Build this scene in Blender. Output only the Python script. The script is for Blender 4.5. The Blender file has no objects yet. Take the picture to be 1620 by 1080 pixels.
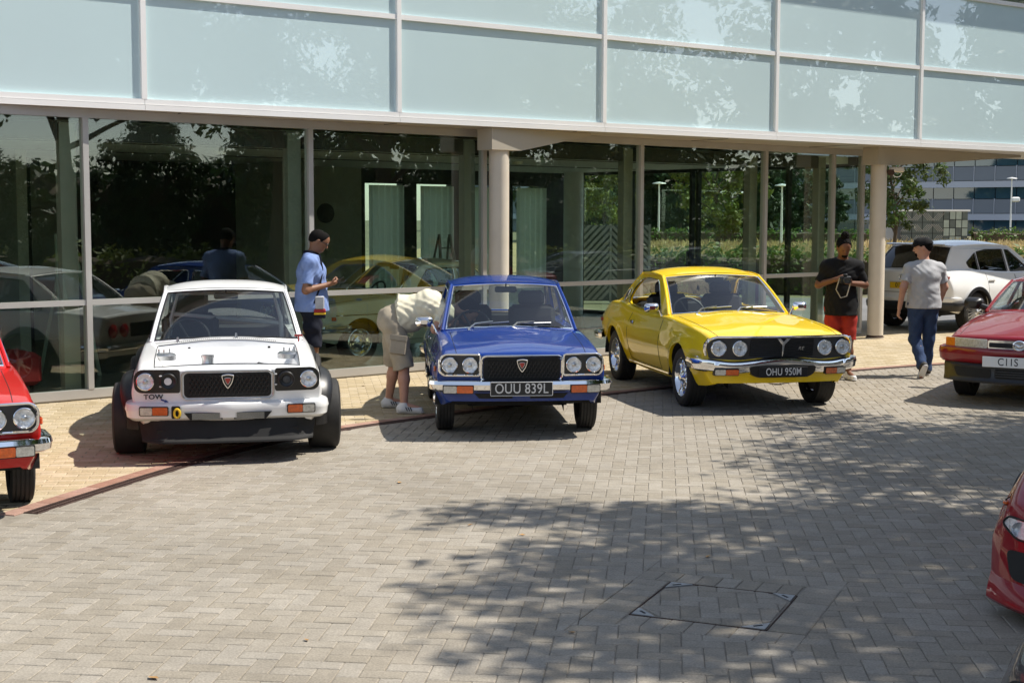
import bpy, bmesh, math, random, time
import numpy as np
from mathutils import Vector, Matrix
from mathutils.geometry import tessellate_polygon

# ------------------------------------------------------------------ camera, sky, sun, exposure
SC = bpy.context.scene
COL = SC.collection
F_PX, CAM_H, HORIZON, ROLL = 2250.0, 1.98, 344.0, math.radians(0.12)
PITCH = math.atan((540 - HORIZON) / F_PX)
_f = Vector((0, math.cos(PITCH), -math.sin(PITCH))); _r = Vector((1, 0, 0)); _u = _r.cross(_f)
_r2 = math.cos(ROLL) * _r + math.sin(ROLL) * _u
_u2 = -math.sin(ROLL) * _r + math.cos(ROLL) * _u
cd = bpy.data.cameras.new('camera'); cam = bpy.data.objects.new('camera', cd); COL.objects.link(cam)
cam.matrix_world = Matrix(((_r2.x, _u2.x, -_f.x, 0), (_r2.y, _u2.y, -_f.y, 0), (_r2.z, _u2.z, -_f.z, CAM_H), (0, 0, 0, 1)))
cd.sensor_width = 36.0; cd.lens = F_PX / 1620 * 36; cd.clip_start = 0.05; cd.clip_end = 3000
SC.camera = cam
SUN_EL, SUN_AZ = math.radians(56), math.radians(9)      # azimuth measured from +X towards +Y
W = bpy.data.worlds.new('World'); SC.world = W; W.use_nodes = True
wt = W.node_tree; wt.nodes.clear()
sky = wt.nodes.new('ShaderNodeTexSky'); sky.sky_type = 'NISHITA'; sky.sun_disc = False
sky.sun_elevation = SUN_EL; sky.sun_rotation = math.pi / 2 - SUN_AZ
sky.dust_density = 0.35; sky.air_density = 1.0; sky.ozone_density = 1.6
bg = wt.nodes.new('ShaderNodeBackground'); bg.inputs['Strength'].default_value = 0.13
wo = wt.nodes.new('ShaderNodeOutputWorld')
hsv = wt.nodes.new('ShaderNodeHueSaturation'); hsv.inputs['Saturation'].default_value = .68
wt.links.new(sky.outputs[0], hsv.inputs['Color']); wt.links.new(hsv.outputs[0], bg.inputs[0]); wt.links.new(bg.outputs[0], wo.inputs[0])
sl = bpy.data.lights.new('sun', 'SUN'); sl.energy = 4.6; sl.angle = math.radians(0.55); sl.color = (1.0, 0.945, 0.85)
so = bpy.data.objects.new('sun', sl); COL.objects.link(so)
sdir = Vector((math.cos(SUN_EL) * math.cos(SUN_AZ), math.cos(SUN_EL) * math.sin(SUN_AZ), math.sin(SUN_EL)))
so.rotation_euler = sdir.to_track_quat('Z', 'Y').to_euler(); so.location = (20, 5, 30)
vs = SC.view_settings; vs.view_transform = 'Standard'; vs.look = 'None'; vs.gamma = 1.0; vs.exposure = 0.5
vs.use_curve_mapping = False
SC.render.engine = 'CYCLES'; SC.cycles.use_denoising = True; SC.cycles.max_bounces = 10
SC.cycles.transparent_max_bounces = 24; SC.cycles.glossy_bounces = 5; SC.cycles.caustics_reflective = False
SC.cycles.caustics_refractive = False; SC.cycles.sample_clamp_indirect = 6.0

# ------------------------------------------------------------------ pixel helpers (a pixel gives a direction)
def ray(x, y): return _f + (x - 810) / F_PX * _r2 + (540 - y) / F_PX * _u2
def gnd(x, y, z=0.0):
    d = ray(x, y); t = (z - CAM_H) / d.z; return Vector((0, 0, CAM_H)) + t * d
def atY(x, y, Y):
    d = ray(x, y); return Vector((0, 0, CAM_H)) + (Y / d.y) * d
def onpl(x, y, p0, n):
    d = ray(x, y); c = Vector((0, 0, CAM_H)); return c + d * ((Vector(p0) - c).dot(n) / d.dot(n))

# ------------------------------------------------------------------ mesh helpers
RNG = random.Random(7)
def rad(a): return math.radians(a)
class MB:
    def __init__(s): s.V = []; s.F = []; s.M = []
    def add(s, V, F, m=0):
        b = len(s.V); s.V += [tuple(v) for v in V]; s.F += [tuple(i + b for i in f) for f in F]; s.M += [m] * len(F); return s
    def box(s, c, d, rz=0.0, m=0, rot=None):
        x, y, z = d[0] / 2, d[1] / 2, d[2] / 2
        P = [Vector((sx * x, sy * y, sz * z)) for sz in (-1, 1) for sx, sy in ((-1, -1), (1, -1), (1, 1), (-1, 1))]
        R = rot if rot is not None else Matrix.Rotation(rz, 3, 'Z')
        P = [R @ p + Vector(c) for p in P]
        return s.add(P, [(3, 2, 1, 0), (4, 5, 6, 7), (0, 1, 5, 4), (1, 2, 6, 5), (2, 3, 7, 6), (3, 0, 4, 7)], m)
    def rbox(s, c, d, b=0.01, rz=0.0, m=0, rot=None):
        # box with chamfered edges
        x, y, z = d[0] / 2, d[1] / 2, d[2] / 2; b = min(b, x * .9, y * .9, z * .9)
        R = rot if rot is not None else Matrix.Rotation(rz, 3, 'Z')
        lay = []
        for zz, i in ((-z, b), (-z + b, 0), (z - b, 0), (z, b)):
            X, Y = x - i, y - i
            lay.append([(-X + b, -Y, zz), (X - b, -Y, zz), (X, -Y + b, zz), (X, Y - b, zz), (X - b, Y, zz), (-X + b, Y, zz), (-X, Y - b, zz), (-X, -Y + b, zz)])
        V = [R @ Vector(p) + Vector(c) for L in lay for p in L]; F = []
        for k in range(3):
            for j in range(8): F.append((k * 8 + j, k * 8 + (j + 1) % 8, k * 8 + 8 + (j + 1) % 8, k * 8 + 8 + j))
        F.append(tuple(range(7, -1, -1))); F.append(tuple(range(24, 32)))
        return s.add(V, F, m)
    def grid(s, P, m=0, flip=False, wrap=False):
        n, k = len(P), len(P[0]); F = []
        for i in range(n - 1):
            for j in range(k if wrap else k - 1):
                q = (i * k + j, (i + 1) * k + j, (i + 1) * k + (j + 1) % k, i * k + (j + 1) % k)
                F.append(q[::-1] if flip else q)
        return s.add([p for r in P for p in r], F, m)
    def tube(s, pts, r, n=8, closed=False, m=0, cap=True):
        P = [Vector(p) for p in pts]; N = len(P); rr = r if isinstance(r, (list, tuple)) else [r] * N
        rows = []; up = None
        for i in range(N):
            a = P[i - 1] if (i > 0 or closed) else P[i]; b = P[(i + 1) % N] if (i < N - 1 or closed) else P[i]
            t = (b - a).normalized()
            if up is None:
                up = Vector((0, 0, 1)) if abs(t.z) < .9 else Vector((1, 0, 0))
            sd = t.cross(up)
            if sd.length < 1e-5: sd = t.orthogonal()
            sd.normalize(); u2 = sd.cross(t).normalized(); up = u2
            rows.append([P[i] + (math.cos(2 * math.pi * k / n) * sd + math.sin(2 * math.pi * k / n) * u2) * rr[i] for k in range(n)])
        if closed: rows.append(rows[0])
        b = len(s.V); s.grid(rows, m, wrap=True)
        if cap and not closed:
            s.F.append(tuple(b + k for k in range(n))); s.F.append(tuple(b + (N - 1) * n + k for k in range(n - 1, -1, -1))); s.M += [m, m]
        return s
    def lathe(s, prof, n=24, c=(0, 0, 0), ax='y', m=0, sgn=1):
        # prof: (radius, height along axis)
        rows = []
        for r, h in prof:
            row = []
            for k in range(n):
                a = 2 * math.pi * k / n; ca, sa = r * math.cos(a), r * math.sin(a); h2 = h * sgn
                p = {'y': (ca, h2, sa), 'x': (h2, ca, sa), 'z': (ca, sa, h2)}[ax]
                row.append((p[0] + c[0], p[1] + c[1], p[2] + c[2]))
            rows.append(row)
        return s.grid(rows, m, wrap=True)
    def poly(s, pts, m=0, holes=()):
        loops = [[Vector(p) for p in pts]] + [[Vector(p) for p in h] for h in holes]
        V = [p for l in loops for p in l]
        return s.add(V, [tuple(t) for t in tessellate_polygon(loops)], m)
    def prism(s, pts, depth, m=0):
        # planar or gently curved outline, pushed back by vector depth
        P = [Vector(p) for p in pts]; D = Vector(depth); n = len(P)
        T = [tuple(t) for t in tessellate_polygon([P])]
        F = T + [tuple(i + n for i in t[::-1]) for t in T] + [(i, (i + 1) % n, (i + 1) % n + n, i + n) for i in range(n)]
        return s.add(P + [p + D for p in P], F, m)
    def cprism(s, ol, at, depth, m=0, step=.05):
        # outline (y, z) cut into strips so that it follows a curved surface, with thickness
        bm = bmesh.new(); f = bm.faces.new([bm.verts.new((y, z, 0)) for y, z in ol]); ys = [p[0] for p in ol]
        k = math.ceil(min(ys) / step)
        while k * step < max(ys) - 1e-4:
            if k * step > min(ys) + 1e-4: bmesh.ops.bisect_plane(bm, geom=bm.verts[:] + bm.edges[:] + bm.faces[:], plane_co=(k * step, 0, 0), plane_no=(1, 0, 0))
            k += 1
        bmesh.ops.triangulate(bm, faces=bm.faces[:])
        bm.verts.index_update(); n = len(bm.verts); P = [at(v.co.x, v.co.y) for v in bm.verts]; D = Vector(depth)
        F = [tuple(v.index for v in g.verts) for g in bm.faces]; E = [tuple(v.index for v in e.verts) for e in bm.edges if e.is_boundary]; bm.free()
        return s.add(P + [p + D for p in P], F + [tuple(i + n for i in t[::-1]) for t in F] + [(a, b, b + n, a + n) for a, b in E], m)
    def build(s, name, mats, parent=None, smooth=True, angle=38, loc=None, rz=None, fix=False):
        me = bpy.data.meshes.new(name); me.from_pydata(s.V, [], s.F)
        if not isinstance(mats, (list, tuple)): mats = [mats]
        for q in mats: me.materials.append(q)
        if len(mats) > 1: me.polygons.foreach_set('material_index', s.M)
        if fix:
            bm = bmesh.new(); bm.from_mesh(me); bmesh.ops.recalc_face_normals(bm, faces=bm.faces); bm.to_mesh(me); bm.free()
        me.update()
        if smooth: me.shade_smooth(); me.set_sharp_from_angle(angle=rad(angle))
        return link(name, me, parent, loc, rz)
def link(name, data, parent=None, loc=None, rz=None):
    o = bpy.data.objects.new(name, data); COL.objects.link(o)
    if parent is not None: o.parent = parent
    if loc is not None: o.location = loc
    if rz is not None: o.rotation_euler = (0, 0, rz)
    return o
def tag(o, label=None, cat=None, group=None, kind=None):
    if label: o['label'] = label
    if cat: o['category'] = cat
    if group: o['group'] = group
    if kind: o['kind'] = kind
    return o
def empty(name, loc, rz=0.0, **k):
    o = link(name, None, None, loc, rz); o.empty_display_size = .2; return tag(o, **k)
def rrect(x0, x1, y0, y1, r, n=5):
    r4 = r if isinstance(r, (list, tuple)) else [r] * 4; P = []
    for (cx, cy, a0), q in zip(((x1, y1, 0), (x0, y1, 90), (x0, y0, 180), (x1, y0, 270)), r4):
        sx = -1 if cx == x1 else 1; sy = -1 if cy == y1 else 1
        for k in range(n + 1):
            a = rad(a0 + 90 * k / n); P.append((cx + sx * q + q * math.cos(a), cy + sy * q + q * math.sin(a)))
    return P
def circ(cx, cy, r, n=28): return [(cx + r * math.cos(2 * math.pi * k / n), cy + r * math.sin(2 * math.pi * k / n)) for k in range(n)]
def roundpoly(P, r, n=4):
    out = []; N = len(P)
    rr = r if isinstance(r, (list, tuple)) else [r] * N
    for i in range(N):
        p, a, b = Vector(P[i]), Vector(P[i - 1]), Vector(P[(i + 1) % N])
        da, db = (a - p), (b - p); q = min(rr[i], da.length * .45, db.length * .45)
        s, e = p + da.normalized() * q, p + db.normalized() * q
        for k in range(n + 1):
            t = k / n; v = (1 - t) ** 2 * s + 2 * t * (1 - t) * p + t * t * e; out.append((v.x, v.y))
    return out
def pchip(tab):
    tab = sorted(tab); x = np.array([t[0] for t in tab], float); y = np.array([t[1] for t in tab], float)
    h = np.diff(x); d = np.diff(y) / h; m = np.zeros(len(x))
    if len(x) > 2:
        for i in range(1, len(x) - 1):
            if d[i - 1] * d[i] > 0:
                w1, w2 = 2 * h[i] + h[i - 1], h[i] + 2 * h[i - 1]; m[i] = (w1 + w2) / (w1 / d[i - 1] + w2 / d[i])
    m[0] = d[0]; m[-1] = d[-1]
    def f(q):
        if q <= x[0]: return float(y[0])
        if q >= x[-1]: return float(y[-1])
        i = int(np.searchsorted(x, q) - 1); i = max(0, min(i, len(h) - 1)); t = (q - x[i]) / h[i]
        return float((1 + 2 * t) * (1 - t) ** 2 * y[i] + t * (1 - t) ** 2 * h[i] * m[i] + t * t * (3 - 2 * t) * y[i + 1] + t * t * (t - 1) * h[i] * m[i + 1])
    return f
def text_mesh(txt, size, mat, name, parent, M, extrude=0.0015, sx=1.0, align='CENTER', bold=0.0):
    cu = bpy.data.curves.new(name, 'FONT'); cu.body = txt; cu.size = size; cu.extrude = extrude; cu.align_x = align; cu.align_y = 'CENTER'
    cu.offset = bold; cu.space_character = 1.05
    t = bpy.data.objects.new(name, cu); COL.objects.link(t)
    dg = bpy.context.evaluated_depsgraph_get(); me = bpy.data.meshes.new_from_object(t.evaluated_get(dg))
    bpy.data.objects.remove(t); bpy.data.curves.remove(cu)
    me.transform(M @ Matrix.Diagonal((sx, 1, 1, 1))); me.materials.clear(); me.materials.append(mat); me.name = name
    return link(name, me, parent)

# ------------------------------------------------------------------ materials
def nt(name):
    m = bpy.data.materials.new(name); m.use_nodes = True; t = m.node_tree; t.nodes.clear()
    out = t.nodes.new('ShaderNodeOutputMaterial'); return m, t, out
def mat(name, col, rough=.6, metal=0., coat=0., var=.12, scale=6., bump=0., bscale=60., spec=.5, attr=None, rnd=0., sheen=0., trans=0., coatr=.03, dirt=0., dirtcol=(.25, .22, .18), rvar=0.):
    m, t, out = nt(name); N = t.nodes.new; L = t.links.new
    b = N('ShaderNodeBsdfPrincipled'); L(b.outputs[0], out.inputs[0])
    tc = N('ShaderNodeTexCoord'); nz = N('ShaderNodeTexNoise'); nz.inputs['Scale'].default_value = scale; nz.inputs['Detail'].default_value = 5
    L(tc.outputs['Object'], nz.inputs['Vector'])
    hs = N('ShaderNodeHueSaturation'); hs.inputs['Color'].default_value = (*col, 1)
    mr = N('ShaderNodeMapRange'); mr.inputs[3].default_value = 1 - var; mr.inputs[4].default_value = 1 + var; mr.inputs[1].default_value = .25; mr.inputs[2].default_value = .75
    L(nz.outputs[0], mr.inputs[0]); last = mr.outputs[0]
    if rnd:
        if attr:
            at = N('ShaderNodeAttribute'); at.attribute_name = attr; ro = at.outputs['Fac']
        else:
            oi = N('ShaderNodeObjectInfo'); ro = oi.outputs['Random']
        r2 = N('ShaderNodeMapRange'); r2.inputs[3].default_value = 1 - rnd; r2.inputs[4].default_value = 1 + rnd; L(ro, r2.inputs[0])
        mu = N('ShaderNodeMath'); mu.operation = 'MULTIPLY'; L(last, mu.inputs[0]); L(r2.outputs[0], mu.inputs[1]); last = mu.outputs[0]
    L(last, hs.inputs['Value']); colo = hs.outputs[0]
    if dirt:
        n2 = N('ShaderNodeTexNoise'); n2.inputs['Scale'].default_value = scale * .35; n2.inputs['Detail'].default_value = 8; L(tc.outputs['Object'], n2.inputs['Vector'])
        cr = N('ShaderNodeMapRange'); cr.inputs[1].default_value = .52; cr.inputs[2].default_value = .72; cr.inputs[4].default_value = dirt; L(n2.outputs[0], cr.inputs[0])
        mx = N('ShaderNodeMix'); mx.data_type = 'RGBA'; mx.inputs[7].default_value = (*dirtcol, 1); L(cr.outputs[0], mx.inputs[0]); L(colo, mx.inputs[6]); colo = mx.outputs[2]
    L(colo, b.inputs['Base Color'])
    b.inputs['Roughness'].default_value = rough; b.inputs['Metallic'].default_value = metal
    if rvar:
        r3 = N('ShaderNodeMapRange'); r3.inputs[3].default_value = max(0, rough - rvar); r3.inputs[4].default_value = min(1, rough + rvar); L(nz.outputs[0], r3.inputs[0]); L(r3.outputs[0], b.inputs['Roughness'])
    b.inputs['Coat Weight'].default_value = coat; b.inputs['Coat Roughness'].default_value = coatr
    b.inputs['Specular IOR Level'].default_value = spec
    if sheen: b.inputs['Sheen Weight'].default_value = sheen
    if trans: b.inputs['Subsurface Weight'].default_value = 0
    if bump:
        n3 = N('ShaderNodeTexNoise'); n3.inputs['Scale'].default_value = bscale; n3.inputs['Detail'].default_value = 4; L(tc.outputs['Object'], n3.inputs['Vector'])
        bp = N('ShaderNodeBump'); bp.inputs['Strength'].default_value = bump; bp.inputs['Distance'].default_value = .01; L(n3.outputs[0], bp.inputs['Height']); L(bp.outputs[0], b.inputs['Normal'])
    return m
def glassmat(name, tint=(.8, .88, .84), ior=1.5, boost=1.0, rough=0.0, wav=0.0, base=0.0):
    m, t, out = nt(name); N = t.nodes.new; L = t.links.new
    tr = N('ShaderNodeBsdfTransparent'); tr.inputs[0].default_value = (*tint, 1)
    gl = N('ShaderNodeBsdfGlossy'); gl.inputs['Roughness'].default_value = rough; gl.inputs[0].default_value = (1, 1, 1, 1)
    ge = N('ShaderNodeNewGeometry'); dt = N('ShaderNodeVectorMath'); dt.operation = 'DOT_PRODUCT'; L(ge.outputs['Normal'], dt.inputs[0]); L(ge.outputs['Incoming'], dt.inputs[1])
    ab = N('ShaderNodeMath'); ab.operation = 'ABSOLUTE'; L(dt.outputs['Value'], ab.inputs[0])
    om = N('ShaderNodeMath'); om.operation = 'SUBTRACT'; om.inputs[0].default_value = 1; om.use_clamp = True; L(ab.outputs[0], om.inputs[1])
    pw = N('ShaderNodeMath'); pw.operation = 'POWER'; pw.inputs[1].default_value = 5; L(om.outputs[0], pw.inputs[0])
    f0 = ((ior - 1) / (ior + 1)) ** 2 * boost + base
    mu = N('ShaderNodeMath'); mu.operation = 'MULTIPLY_ADD'; mu.inputs[1].default_value = 1 - f0; mu.inputs[2].default_value = f0; mu.use_clamp = True; L(pw.outputs[0], mu.inputs[0])
    mx = N('ShaderNodeMixShader'); L(mu.outputs[0], mx.inputs[0]); L(tr.outputs[0], mx.inputs[1]); L(gl.outputs[0], mx.inputs[2]); L(mx.outputs[0], out.inputs[0])
    if wav:
        tc = N('ShaderNodeTexCoord'); nz = N('ShaderNodeTexNoise'); nz.inputs['Scale'].default_value = .9; nz.inputs['Detail'].default_value = 1; L(tc.outputs['Object'], nz.inputs['Vector'])
        bp = N('ShaderNodeBump'); bp.inputs['Strength'].default_value = wav; bp.inputs['Distance'].default_value = .02; L(nz.outputs[0], bp.inputs['Height']); L(bp.outputs[0], gl.inputs['Normal'])
    return m
def leafmat(name, col, tl=.35, rnd=.45, hue=.03):
    m, t, out = nt(name); N = t.nodes.new; L = t.links.new
    a = N('ShaderNodeAttribute'); a.attribute_name = 'rnd'; oi = N('ShaderNodeObjectInfo')
    mr = N('ShaderNodeMapRange'); mr.inputs[3].default_value = 1 - rnd; mr.inputs[4].default_value = 1 + rnd; L(a.outputs['Fac'], mr.inputs[0])
    m2 = N('ShaderNodeMapRange'); m2.inputs[3].default_value = .5 - hue; m2.inputs[4].default_value = .5 + hue; L(a.outputs['Fac'], m2.inputs[0])
    hs = N('ShaderNodeHueSaturation'); hs.inputs['Color'].default_value = (*col, 1); L(mr.outputs[0], hs.inputs['Value']); L(m2.outputs[0], hs.inputs['Hue'])
    b = N('ShaderNodeBsdfPrincipled'); b.inputs['Roughness'].default_value = .5; b.inputs['Specular IOR Level'].default_value = .35; L(hs.outputs[0], b.inputs['Base Color'])
    tr = N('ShaderNodeBsdfTranslucent'); L(hs.outputs[0], tr.inputs[0]); mx = N('ShaderNodeMixShader'); mx.inputs[0].default_value = tl; L(b.outputs[0], mx.inputs[1]); L(tr.outputs[0], mx.inputs[2]); L(mx.outputs[0], out.inputs[0]); return m
def paint(name, col, rough=.35): return mat(name, col, rough, 0, .85, var=.03, scale=3, coatr=.02, rvar=.05, dirt=.04, spec=.12)
M = {}
M['white_paint'] = paint('white_paint', (.86, .86, .85)); M['blue_paint'] = paint('blue_paint', (.002, .034, .23)); M['yellow_paint'] = paint('yellow_paint', (.92, .63, .010))
M['red_paint'] = paint('red_paint', (.55, .010, .008)); M['wine_paint'] = paint('wine_paint', (.23, .004, .010)); M['cherry_paint'] = paint('cherry_paint', (.24, .002, .012))
M['pearl_paint'] = paint('pearl_paint', (.80, .80, .79)); M['cream_paint'] = paint('cream_paint', (.62, .63, .52)); M['graphite_paint'] = paint('graphite_paint', (.05, .05, .055))
M['chrome'] = mat('chrome', (.82, .82, .83), .06, 1, var=.03, scale=4, rvar=.04)
M['steel'] = mat('brushed_steel', (.5, .5, .5), .3, 1, var=.08)
M['black_trim'] = mat('black_trim', (.012, .012, .013), .38, var=.2, scale=9)
M['satin_grey'] = mat('satin_grey', (.035, .036, .04), .4, var=.15)
M['matt_black'] = mat('matt_black', (.010, .010, .010), .8, var=.2)
M['rubber'] = mat('tyre_rubber', (.016, .015, .014), .72, var=.3, scale=14, bump=.15, bscale=120, dirt=.25, dirtcol=(.06, .055, .045))
M['car_glass'] = glassmat('car_glass', (.80, .86, .84), 1.5, 1.5, base=.03)
M['privacy_glass'] = glassmat('privacy_glass', (.05, .055, .06), 1.5, 1.4, base=.03)
M['lens'] = glassmat('lamp_lens', (.98, .985, .99), 1.5, 1.0, rough=.02)
M['reflector'] = mat('lamp_reflector', (.80, .81, .83), .20, .35, var=.35, scale=38, bump=.7, bscale=50)
M['amber'] = mat('amber_lens', (.60, .10, .008), .18, 0, .8, var=.25, scale=40, bump=.25, bscale=90)
M['clear_lens'] = mat('clear_lens', (.5, .5, .47), .15, .3, .8, var=.3, scale=50, bump=.3, bscale=90)
M['red_lens'] = mat('red_lens', (.35, .01, .01), .18, 0, .8, var=.2, scale=40)
M['seat_vinyl'] = mat('seat_vinyl', (.018, .017, .017), .5, var=.2, bump=.2, bscale=30)
M['plate_black'] = mat('plate_black', (.012, .012, .014), .35, var=.1); M['plate_silver'] = mat('plate_silver', (.62, .62, .62), .4, .1, var=.06)
M['plate_white'] = mat('plate_white', (.75, .75, .74), .35, var=.04); M['plate_yellow'] = mat('plate_yellow', (.75, .48, .02), .35, var=.04); M['ink'] = mat('plate_ink', (.01, .01, .02), .4)
# ------------------------------------------------------------------ car kit: a body is evaluated from tables along its length (x = 0 at the front axle, +x forward, metres)
def sstep(t): t = max(0., min(1., t)); return t * t * (3 - 2 * t)
class Car:
    def __init__(s, sp, name, loc, heading, paint, **tags):
        s.sp = sp; s.T = {k: pchip(sp[k]) for k in ('zb', 'zm', 'zs', 'wb', 'wm', 'ws', 'zc')}
        s.paint = M[paint]; s.root = empty(name, (loc[0], loc[1], sp.get('drop', 0)), rad(heading), **tags)
        s.r = sp.get('r', .05)
    def warp(s, x, y, z):
        sp = s.sp; w = sp['halfw']; xf, xr = sp['xf'], sp['xr']
        L = sp.get('warpL', .4)
        a = max(0, min(1, (x - (xf - L)) / L)) ** 2; b = max(0, min(1, ((xr + L) - x) / L)) ** 2
        ny = min(1.05, abs(y) / w)
        x2 = x - a * (sp['sweep'] * ny ** sp.get('swp', 2.4) + sp['rake'] * (sp['zf'] - z)) + b * (sp.get('rsweep', .06) * ny ** 2.4 + sp.get('rrake', .1) * (sp.get('zt', .8) - z))
        return x2
    def side_y(s, x, z):
        T = s.T; zb, zm, zs, wb, wm, ws = (T[k](x) for k in ('zb', 'zm', 'zs', 'wb', 'wm', 'ws'))
        if z <= zm: t = min(1.2, (zm - z) / max(.02, zm - zb)); y = wm - (wm - wb) * t * t
        else: t = min(1.0, (z - zm) / max(.02, zs - zm)); y = wm - (wm - ws) * t ** 1.5
        for xw in (0., -s.sp['wb_len']):
            R = s.sp['arch']; d = math.hypot(x - xw, z - s.sp['wr'])
            if d < R + .25: y += s.sp.get('flare', .012) * math.exp(-((d - R) / s.sp.get('flarew', .05)) ** 2)
        if 'crease' in s.sp:
            for zc_, amp in s.sp['crease']: y += amp * math.exp(-((z - zc_) / .018) ** 2)
        return y
    def zlow(s, x):
        z = s.T['zb'](x); R = s.sp['arch']
        for xw in (0., -s.sp['wb_len']):
            q = R * R - (x - xw) ** 2
            if q > 0: z = max(z, s.sp['wr'] + math.sqrt(q))
        return z
    def top_z(s, x, y):
        ws, zs, zc, r = s.T['ws'](x), s.T['zs'](x), s.T['zc'](x), s.r; y = abs(y); k = ws - r
        if y > k: return zs + math.sqrt(max(0, r * r - (y - k) ** 2))
        t = y / k; z = zs + r + (zc - zs - r) * (1 - t ** s.sp.get('crown', 2.2))
        if 'hump' in s.sp and x > s.sp['cab'][0]: z += s.sp['hump'] * math.exp(-(y / .30) ** 4) * sstep((s.sp['xf'] - x) / .5)
        return z
    def ptop(s, x, y, off=0.): z = s.top_z(x, y); return Vector((s.warp(x, y, z), y, z + off))
    def pside(s, x, z, sg, off=0.): y = (s.side_y(x, z) + off) * sg; return Vector((s.warp(x, y, z), y, z))
    def fx(s, y, z): return s.warp(s.sp['xf'], y, z)
    def rx(s, y, z): return s.warp(s.sp['xr'], y, z)
    def fp(s, y, z, off=0.): return Vector((s.fx(y, z) + off, y, z))
    def rp(s, y, z, off=0.): return Vector((s.rx(y, z) - off, y, z))
    def body(s):
        sp = s.sp; xf, xr, rn = sp['xf'], sp['xr'], sp.get('rn', .035); R = sp['arch']
        X = list(np.linspace(xr + rn, xf - rn, 56))
        for xw in (0., -sp['wb_len']):
            X += [xw + R * math.cos(a) * .9995 for a in np.linspace(0, math.pi, 25)]
        X += [xf - rn + rn * math.sin(a) for a in np.linspace(.35, math.pi / 2, 4)] + [xr + rn - rn * math.sin(a) for a in np.linspace(.35, math.pi / 2, 4)]
        X += list(sp.get('lines', []))
        X = sorted(X); X = [x for i, x in enumerate(X) if i == 0 or x - X[i - 1] > .0025]
        NS = 14; rows = []; info = []
        def inset(x):
            d = min(xf - x, x - xr)
            return 0. if d >= rn else rn - math.sqrt(max(0, rn * rn - (rn - d) ** 2))
        for x in X:
            i_ = inset(x); zl = s.zlow(x); zs = s.T['zs'](x) - i_; ws = s.T['ws'](x); r = s.r
            zl += i_ * .5
            half = []; nf = []
            y0 = s.side_y(x, zl) - i_ - .035; half.append((y0, zl + .004)); nf.append('l')
            for j in range(NS + 1):
                z = zl + (zs - zl) * j / NS; half.append((s.side_y(x, z) - i_, z)); nf.append('s')
            k = ws - r - i_
            for a in (30, 60, 90): half.append((k + r * math.cos(rad(a)), zs + r * math.sin(rad(a)))); nf.append('c')
            bw = sp.get('bonnet_in', .09)
            for q in (k - bw, k - bw - .06, (k - bw) * .7, (k - bw) * .5, (k - bw) * .35, (k - bw) * .22, (k - bw) * .1, 0.):
                half.append((q, s.top_z(x, q) - i_)); nf.append('t')
            full = half + [(-y, z) for y, z in half[-2::-1]]; nf = nf + nf[-2::-1]
            rows.append([Vector((s.warp(x, y, z), y, z)) for y, z in full]); info.append(nf)
        parts = {}
        K = len(rows[0]); nf = info[0]
        for i in range(len(X) - 1):
            xm = (X[i] + X[i + 1]) / 2
            for j in range(K - 1):
                a, b, c, d = rows[i][j], rows[i + 1][j], rows[i + 1][j + 1], rows[i][j + 1]
                ym = (a.y + b.y + c.y + d.y) / 4; zmid = (a.z + b.z + c.z + d.z) / 4
                top = nf[j] == 't' and nf[j + 1] == 't' or (nf[j] == 't') != (nf[j + 1] == 't')
                p = s.part(xm, ym, zmid, top, nf[j] == 't' and nf[j + 1] == 't')
                if p is None: continue
                parts.setdefault(p, []).append(((i, j), (i, j + 1), (i + 1, j + 1), (i + 1, j)))
        out = {}
        for p, fs in parts.items():
            mb = MB(); ix = {}
            for f in fs:
                q = []
                for ij in f:
                    if ij not in ix: ix[ij] = len(mb.V); mb.V.append(tuple(rows[ij[0]][ij[1]]))
                    q.append(ix[ij])
                mb.F.append(tuple(q)); mb.M.append(0)
            out[p] = mb
        # end caps
        for x, sg in ((X[-1], 1), (X[0], -1)):
            i_ = inset(x); zl = s.zlow(x) + i_ * .5; zs = s.T['zs'](x) - i_; G = []
            for a in range(13):
                row = []
                for b in range(25):
                    u = -1 + b / 12; yk = s.T['ws'](x) - i_
                    zt = s.top_z(x, u * yk) - i_ if abs(u) < 1 else zs
                    z = zl + (zt - zl) * a / 12; y = u * (s.side_y(x, min(z, zs)) - i_)
                    row.append((s.warp(x, y, z), y, z))
                G.append(row)
            out['body'].grid(G, flip=sg > 0)
        s.parts = {}
        for p, mb in out.items():
            s.parts[p] = mb.build(p.split(':')[0], s.paint, s.root, angle=32)
        return s
    def part(s, x, y, z, top, inner):
        sp = s.sp; ya = abs(y)
        if top:
            if sp['cab'][1] < x < sp['cab'][0] and inner: return None
            if sp['bonnet'][0] < x < sp['bonnet'][1] and inner: return None if sp.get('no_bonnet') else 'bonnet'
            if sp['boot'][0] < x < sp['boot'][1] and inner: return 'boot_lid'
            if sp['cab'][1] < x < sp['cab'][0] and ya < .3: return None
            return 'body'
        for k, (x0, x1) in enumerate(sp['doors']):
            if x0 < x < x1 and z > s.T['zb'](x) + .07: return 'door:%d%s' % (k, 'l' if y > 0 else 'r')
        return 'body'
    def ribbon(s, name, paths, mat_, w=.007, parent=None):
        mb = MB()
        for P in paths: mb.tube(P, w / 2, 4)
        return mb.build(name, mat_, parent or s.root)
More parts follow.
